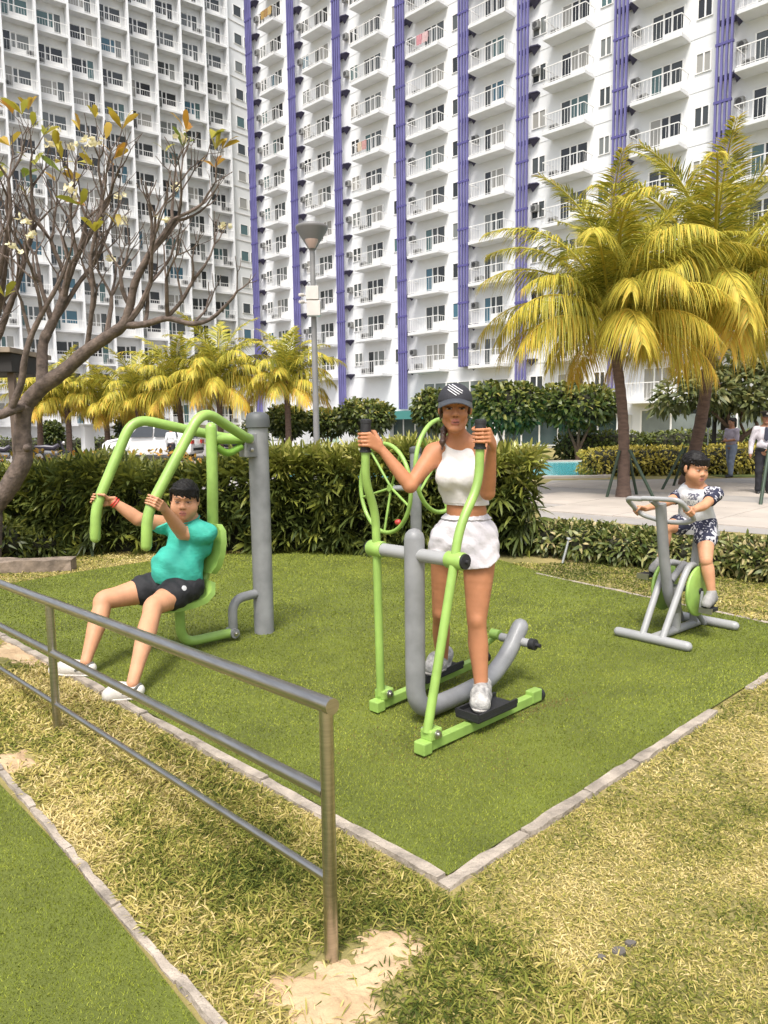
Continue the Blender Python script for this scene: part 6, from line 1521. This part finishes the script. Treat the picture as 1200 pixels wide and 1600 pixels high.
for hp, kn, an in ((hL, kL, aL), (hR_, kR, aR)): b.chain([hp, lerp(hp, kn, .45), kn, lerp(kn, an, .15), lerp(kn, an, .38), lerp(kn, an, .72), an], [.070, .062, .046, .041, .044, .034, .028], .03)
grip_hand(b, wL, gL, gaL, .0175, -1, .74, fr=.0088); grip_hand(b, wR, gR, gaR, .0175, 1, .74, fr=.0088)
V, Q = b.mesh(.0042); C_ = mix_paint(V, SK_B); hd2.paint(V, C_, (.50, .20, .16), (.03, .022, .018)); vobj('body', V, Q, M_SKB, B2, C_); hd2.eyes(B2, .6)
M_WT = mat('white_tee', (.62, .615, .62), .8, var=.08, vscale=14, bump=.5, bscale=30)
def print_mat(name, a, c, scale, lo, hi):
    M = bpy.data.materials.new(name); M.use_nodes = True; t = M.node_tree; bb_ = t.nodes['Principled BSDF']; bb_.inputs['Roughness'].default_value = .8
    tc = t.nodes.new('ShaderNodeTexCoord'); nz = t.nodes.new('ShaderNodeTexNoise'); nz.inputs['Scale'].default_value = scale; nz.inputs['Detail'].default_value = 2; nz.inputs['Distortion'].default_value = 1.6; t.links.new(tc.outputs['Object'], nz.inputs['Vector'])
    cr = t.nodes.new('ShaderNodeValToRGB'); cr.color_ramp.elements[0].position = lo; cr.color_ramp.elements[0].color = (*a, 1); cr.color_ramp.elements[1].position = hi; cr.color_ramp.elements[1].color = (*c, 1); t.links.new(nz.outputs[0], cr.inputs[0]); t.links.new(cr.outputs[0], bb_.inputs['Base Color']); return M
M_NAVY = print_mat('navy_white_print', (.018, .020, .045), (.55, .54, .58), 22, .54, .58)
M_CHEST = print_mat('grey_chest_print', (.12, .12, .16), (.74, .73, .73), 26, .42, .50)
t_ = Body(); t_.ell(lerp(sL, sR, .5) + [0, 0, -.012], (.100, .068, .052), T2, .04).ell(chest, (.122, .088, .105), T2, .05).ell(lerp(chest, hips, .55), (.120, .092, .105), T2, .05).ell(hips + [0, 0, .03], (.124, .100, .07), T2, .04)
t_.cut(hips + [0, 0, -.015], (0, 0, -1)).cut(nk + [0, 0, .006], np.array([.1, -.35, 1])); V, Q = t_.mesh(.005, wrinkles(.0028, 42, 1.5)); vobj('t_shirt', V, Q, M_WT, B2)
cen = V[Q].mean(1) - chest; lx, ly, lz = cen @ T2[0], cen @ T2[1], cen[:, 2]; sel = (ly > .02) & (np.abs(lx) < .055 + .012 * np.sin(lz * 90)) & (lz < .018) & (lz > -.085)
vobj('chest_print', V + T2[1] * .002, Q[sel], M_CHEST, B2)
for s, e_ in ((sL, eL), (sR, eR)):
    q = Body(); q.cap(lerp(s, nk, .38) + [0, 0, -.008], s, .044, .047, .03).cap(s, lerp(s, e_, .52), .047, .047, .02); q.cut(lerp(s, e_, .60), e_ - s); V, Q = q.mesh(.004, wrinkles(.002, 60, 3)); vobj('sleeve', V, Q, M_NAVY, B2)
s_ = Body(); s_.ell(hips + [0, 0, -.008], (.128, .106, .07), T2, .04)
for hp, kn in ((hR_, kR), (hL, kL)): s_.cap(hp, lerp(hp, kn, .46), .078, .078, .03)
V, Q = s_.mesh(.005, wrinkles(.003, 45, 5)); vobj('shorts', V, Q, M_NAVY, B2)
boy_hair(B2, hd2, 0.15, 1.02)
M_SH2 = mat('grey_sandshoe', (.30, .29, .28), .75, var=.25, vscale=25, bump=.3, bscale=90)
for an, pd_, tp_ in ((aL, pedL, (1098, 952)), (aR, pedR, (1006, 890))):
    toe = at(*tp_, pd_[1] - .06); d = toe - an; d /= np.linalg.norm(d); up_ = np.cross(np.cross(d, [0, 0, 1.0]), d); up_ /= np.linalg.norm(up_)
    if up_[2] < 0: up_ = -up_
    toe2 = an + np.array([d[0], d[1], 0]) / max(.3, np.hypot(d[0], d[1])) * .115; toe2[2] = pd_[2] + .027
    shoe(B2, an + [0, 0, -.01], toe2, (0, 0, 1), .80, M_SH2, M_RUB)

# ------------------------------------------------------------------ people further off
M_SKD = skin_mat('brown_skin', (.30, .15, .085)); M_DKCL = mat('dark_trousers', (.014, .014, .018), .8); M_SHIRT = mat('pale_uniform_shirt', (.62, .58, .62), .8, var=.12, vscale=8, bump=.2, bscale=40)
M_JEAN = mat('blue_grey_jeans', (.17, .20, .26), .85, var=.2, vscale=10); M_LILAC = mat('lilac_grey_shirt', (.34, .30, .36), .85, var=.2, vscale=8); M_BLKS = mat('black_shoe', (.012, .012, .012), .4)
def stander(label, base, h, fwd, shirt, pants, skin, skinc, arms='down', hat=None, tie=False, hairm=M_HAIR, step=0.0):
    p = empty('person', tuple(base), 0, label, 'person'); s = h / 1.70; f = np.array([*fwd, 0.]) / np.linalg.norm(fwd); l = np.array([-f[1], f[0], 0]); B0 = np.array(base, float)
    P = lambda x, y, z: B0 + (l * x + f * y + np.array([0, 0, z])) * s          # x to the left, y forward
    H_ = Head(P(0, .03, 1.585), tuple(f + [0, 0, -.08]), (0, 0, 1), s * 1.03); b = Body(); H_.build(b, 1.05, 1, neck_to=P(0, 0, 1.43), neck_r=.055 * s); ax_ = basis(f, (0, 0, 1)); r3 = lambda *a: np.array(a) * s
    b.ell(P(0, 0, 1.37), r3(.185, .085, .07), ax_, .05).ell(P(0, .01, 1.22), r3(.165, .11, .16), ax_, .05).ell(P(0, .02, 1.02), r3(.155, .115, .13), ax_, .05).ell(P(0, 0, .90), r3(.165, .115, .11), ax_, .05)
    el = {1: P(.25, -.03, 1.10), -1: P(-.25, -.03, 1.10)}; wr = {1: P(.27, .03, .86), -1: P(-.27, .03, .86)}
    if arms == 'fold': el = {1: P(.22, .02, 1.10), -1: P(-.22, .02, 1.10)}; wr = {1: P(.02, .22, 1.06), -1: P(-.02, .22, 1.08)}
    if arms == 'belt': el[1] = P(.27, .0, 1.10); wr[1] = P(.06, .15, .96)
    for q in (1, -1):
        sh = P(q * .185, 0, 1.36); b.cap(sh, el[q], .052 * s, .042 * s, .03).cap(el[q], wr[q], .041 * s, .028 * s, .02); d = wr[q] - el[q]; d /= np.linalg.norm(d)
        b.cap(wr[q], wr[q] + d * .06 * s, .028 * s, .03 * s, .01)
        for k in range(4): b.cap(wr[q] + d * .06 * s + f * (.024 - .016 * k) * s, wr[q] + d * (.135 - .008 * abs(k - 1)) * s + f * (.022 - .015 * k) * s + np.array([0, 0, 0]), .009 * s, .007 * s, .004)
        b.cap(wr[q] + d * .02 * s + f * .02 * s, wr[q] + d * .085 * s + f * .042 * s, .011 * s, .008 * s, .006)
        ft = step * q; b.cap(P(q * .09, 0, .86), P(q * .095, .02 + ft * .5, .48), .085 * s, .056 * s, .04).cap(P(q * .095, .02 + ft * .5, .48), P(q * .10, -.01 + ft, .09), .056 * s, .036 * s, .03)
    V, Q = b.mesh(.009); C_ = mix_paint(V, skinc); H_.paint(V, C_, (.28, .10, .08), (.02, .015, .012)); vobj('body', V, Q, skin, p, C_)
    t = Body(); t.ell(P(0, 0, 1.37), r3(.195, .098, .075), ax_, .05).ell(P(0, .01, 1.22), r3(.178, .124, .17), ax_, .05).ell(P(0, .02, 1.03), r3(.168, .13, .12), ax_, .05)
    for q in (1, -1): sh = P(q * .185, 0, 1.36); t.cap(sh, el[q], .066 * s, .058 * s, .03); (t.cap(el[q], wr[q], .056 * s, .042 * s, .02) if arms != 'fold' else None)
    t.cut(P(0, 0, 1.425), f * .3 + [0, 0, 1.]).cut(P(0, 0, .93), (0, 0, -1.)) if arms != 'down' and arms != 'belt' else t.cut(P(0, 0, 1.425), f * .3 + [0, 0, 1.])
    V, Q = t.mesh(.010, wrinkles(.005, 24, h)); vobj('shirt', V, Q, shirt, p)
    t = Body(); t.ell(P(0, 0, .92), r3(.178, .13, .10), ax_, .05)
    for q in (1, -1): ft = step * q; t.cap(P(q * .09, 0, .86), P(q * .095, .02 + ft * .5, .48), .098 * s, .074 * s, .04).cap(P(q * .095, .02 + ft * .5, .48), P(q * .10, -.01 + ft, .10), .074 * s, .060 * s, .03)
    t.cut(P(0, 0, .975), (0, 0, 1.)).cut(P(0, 0, .055), (0, 0, -1.)); V, Q = t.mesh(.010, wrinkles(.005, 24, h + 1)); vobj('trousers', V, Q, pants, p)
    for q in (1, -1):
        ft = step * q; t = Body(); t.cap(P(q * .10, -.05 + ft, .045), P(q * .11, .15 + ft, .035), .042 * s, .036 * s, .02).cap(P(q * .10, -.03 + ft, .05), P(q * .10, -.02 + ft, .09), .04 * s, .04 * s, .02); t.cut(B0 + [0, 0, .003], (0, 0, -1)); V, Q = t.mesh(.009); vobj('shoe', V, Q, M_BLKS, p)
    if hat == 'peaked':
        o0 = B0; c = MB(); c.lathe([(.082, .055), (.088, .085), (.125, .118), (.128, .125), (.10, .142), (.02, .150)], tuple(H_.w(0, -.01, 0) - o0), tuple(H_.B[2]), 24); c.build('peaked_cap', M_BLKS, p, smooth=True)
        vs_ = []; 
        for i in range(13):
            tt = R(-65 + 130 * i / 12)
            for fr2 in (1.0, 1.5): vs_ += [H_.w(.085 * math.sin(tt) * fr2 ** .3, .088 * math.cos(tt) * fr2, .060 - (.028 if fr2 > 1 else 0) + dz) - o0 for dz in (0, .006)]
        fs_ = [(i * 4, i * 4 + 2, i * 4 + 6, i * 4 + 4) for i in range(12)] + [(i * 4 + 1, i * 4 + 5, i * 4 + 7, i * 4 + 3) for i in range(12)] + [(i * 4 + 2, i * 4 + 3, i * 4 + 7, i * 4 + 6) for i in range(12)]
        MB().add(vs_, fs_).build('peak', M_BLKS, p); MB().lathe([(.026, 0), (.020, .008), (.006, .010)], tuple(H_.w(0, .105, .095) - o0), tuple(H_.B[1]), 8).build('cap_badge', M_BOLT, p)
    elif hat == 'purple':
        c = Body(); c.ell(H_.w(0, -.012, .04), np.array([.092, .112, .095]) * s, H_.B, .02); c.cut(H_.w(0, .05, .03), -H_.B[2]); V, Q = c.mesh(.008); vobj('cap', V, Q, mat('purple_cap', (.09, .05, .22), .7), p)
    else:
        c = Body(); c.ell(H_.w(0, -.022, .042), np.array([.088, .102, .09]) * s, H_.B, .02); c.cut(H_.w(0, .06, .05), H_.B[1] * .6 - H_.B[2] * .8); V, Q = c.mesh(.008); vobj('hair', V, Q, hairm, p)
    if tie:
        o0 = B0; c = MB(); q = [P(-.025, .118, 1.40), P(.025, .118, 1.40), P(.05, .155, 1.16), P(.0, .158, 1.10), P(-.05, .155, 1.16)]; c.add([x - o0 for x in q] + [x - o0 + f * .012 for x in q], [(0, 1, 2, 3, 4), (5, 6, 7, 8, 9)] + [(i, (i + 1) % 5, 5 + (i + 1) % 5, 5 + i) for i in range(5)]); c.build('necktie', mat('navy_tie', (.012, .014, .035), .6), p)
        MB().ring(tuple(P(0, .012, .955) - o0), (0, 0, 1), .162 * s, .022 * s, 28, 6).build('belt', M_BLKS, p, smooth=True)
    return p
stander('person in pale uniform shirt, black tie and peaked cap standing on the plaza', gp(1192, 772), 1.72, (-.35, -1), M_SHIRT, M_DKCL, M_SKD, (.30, .15, .085), 'belt', 'peaked', True)
stander('person in lilac grey shirt and jeans beside the yellow hedge', (*at(1142, 720, 20.9)[:2], 0), 1.62, (-1, -.35), M_LILAC, M_JEAN, M_SKD, (.30, .15, .085), 'fold', None, False, step=.10)
stander('person in white shirt and purple cap walking in the car park', (*at(268, 700, 31)[:2], 0), 1.66, (.5, 1), M_WHITE2, M_DKCL, M_SKD, (.32, .17, .10), 'down', 'purple', False, step=.12)
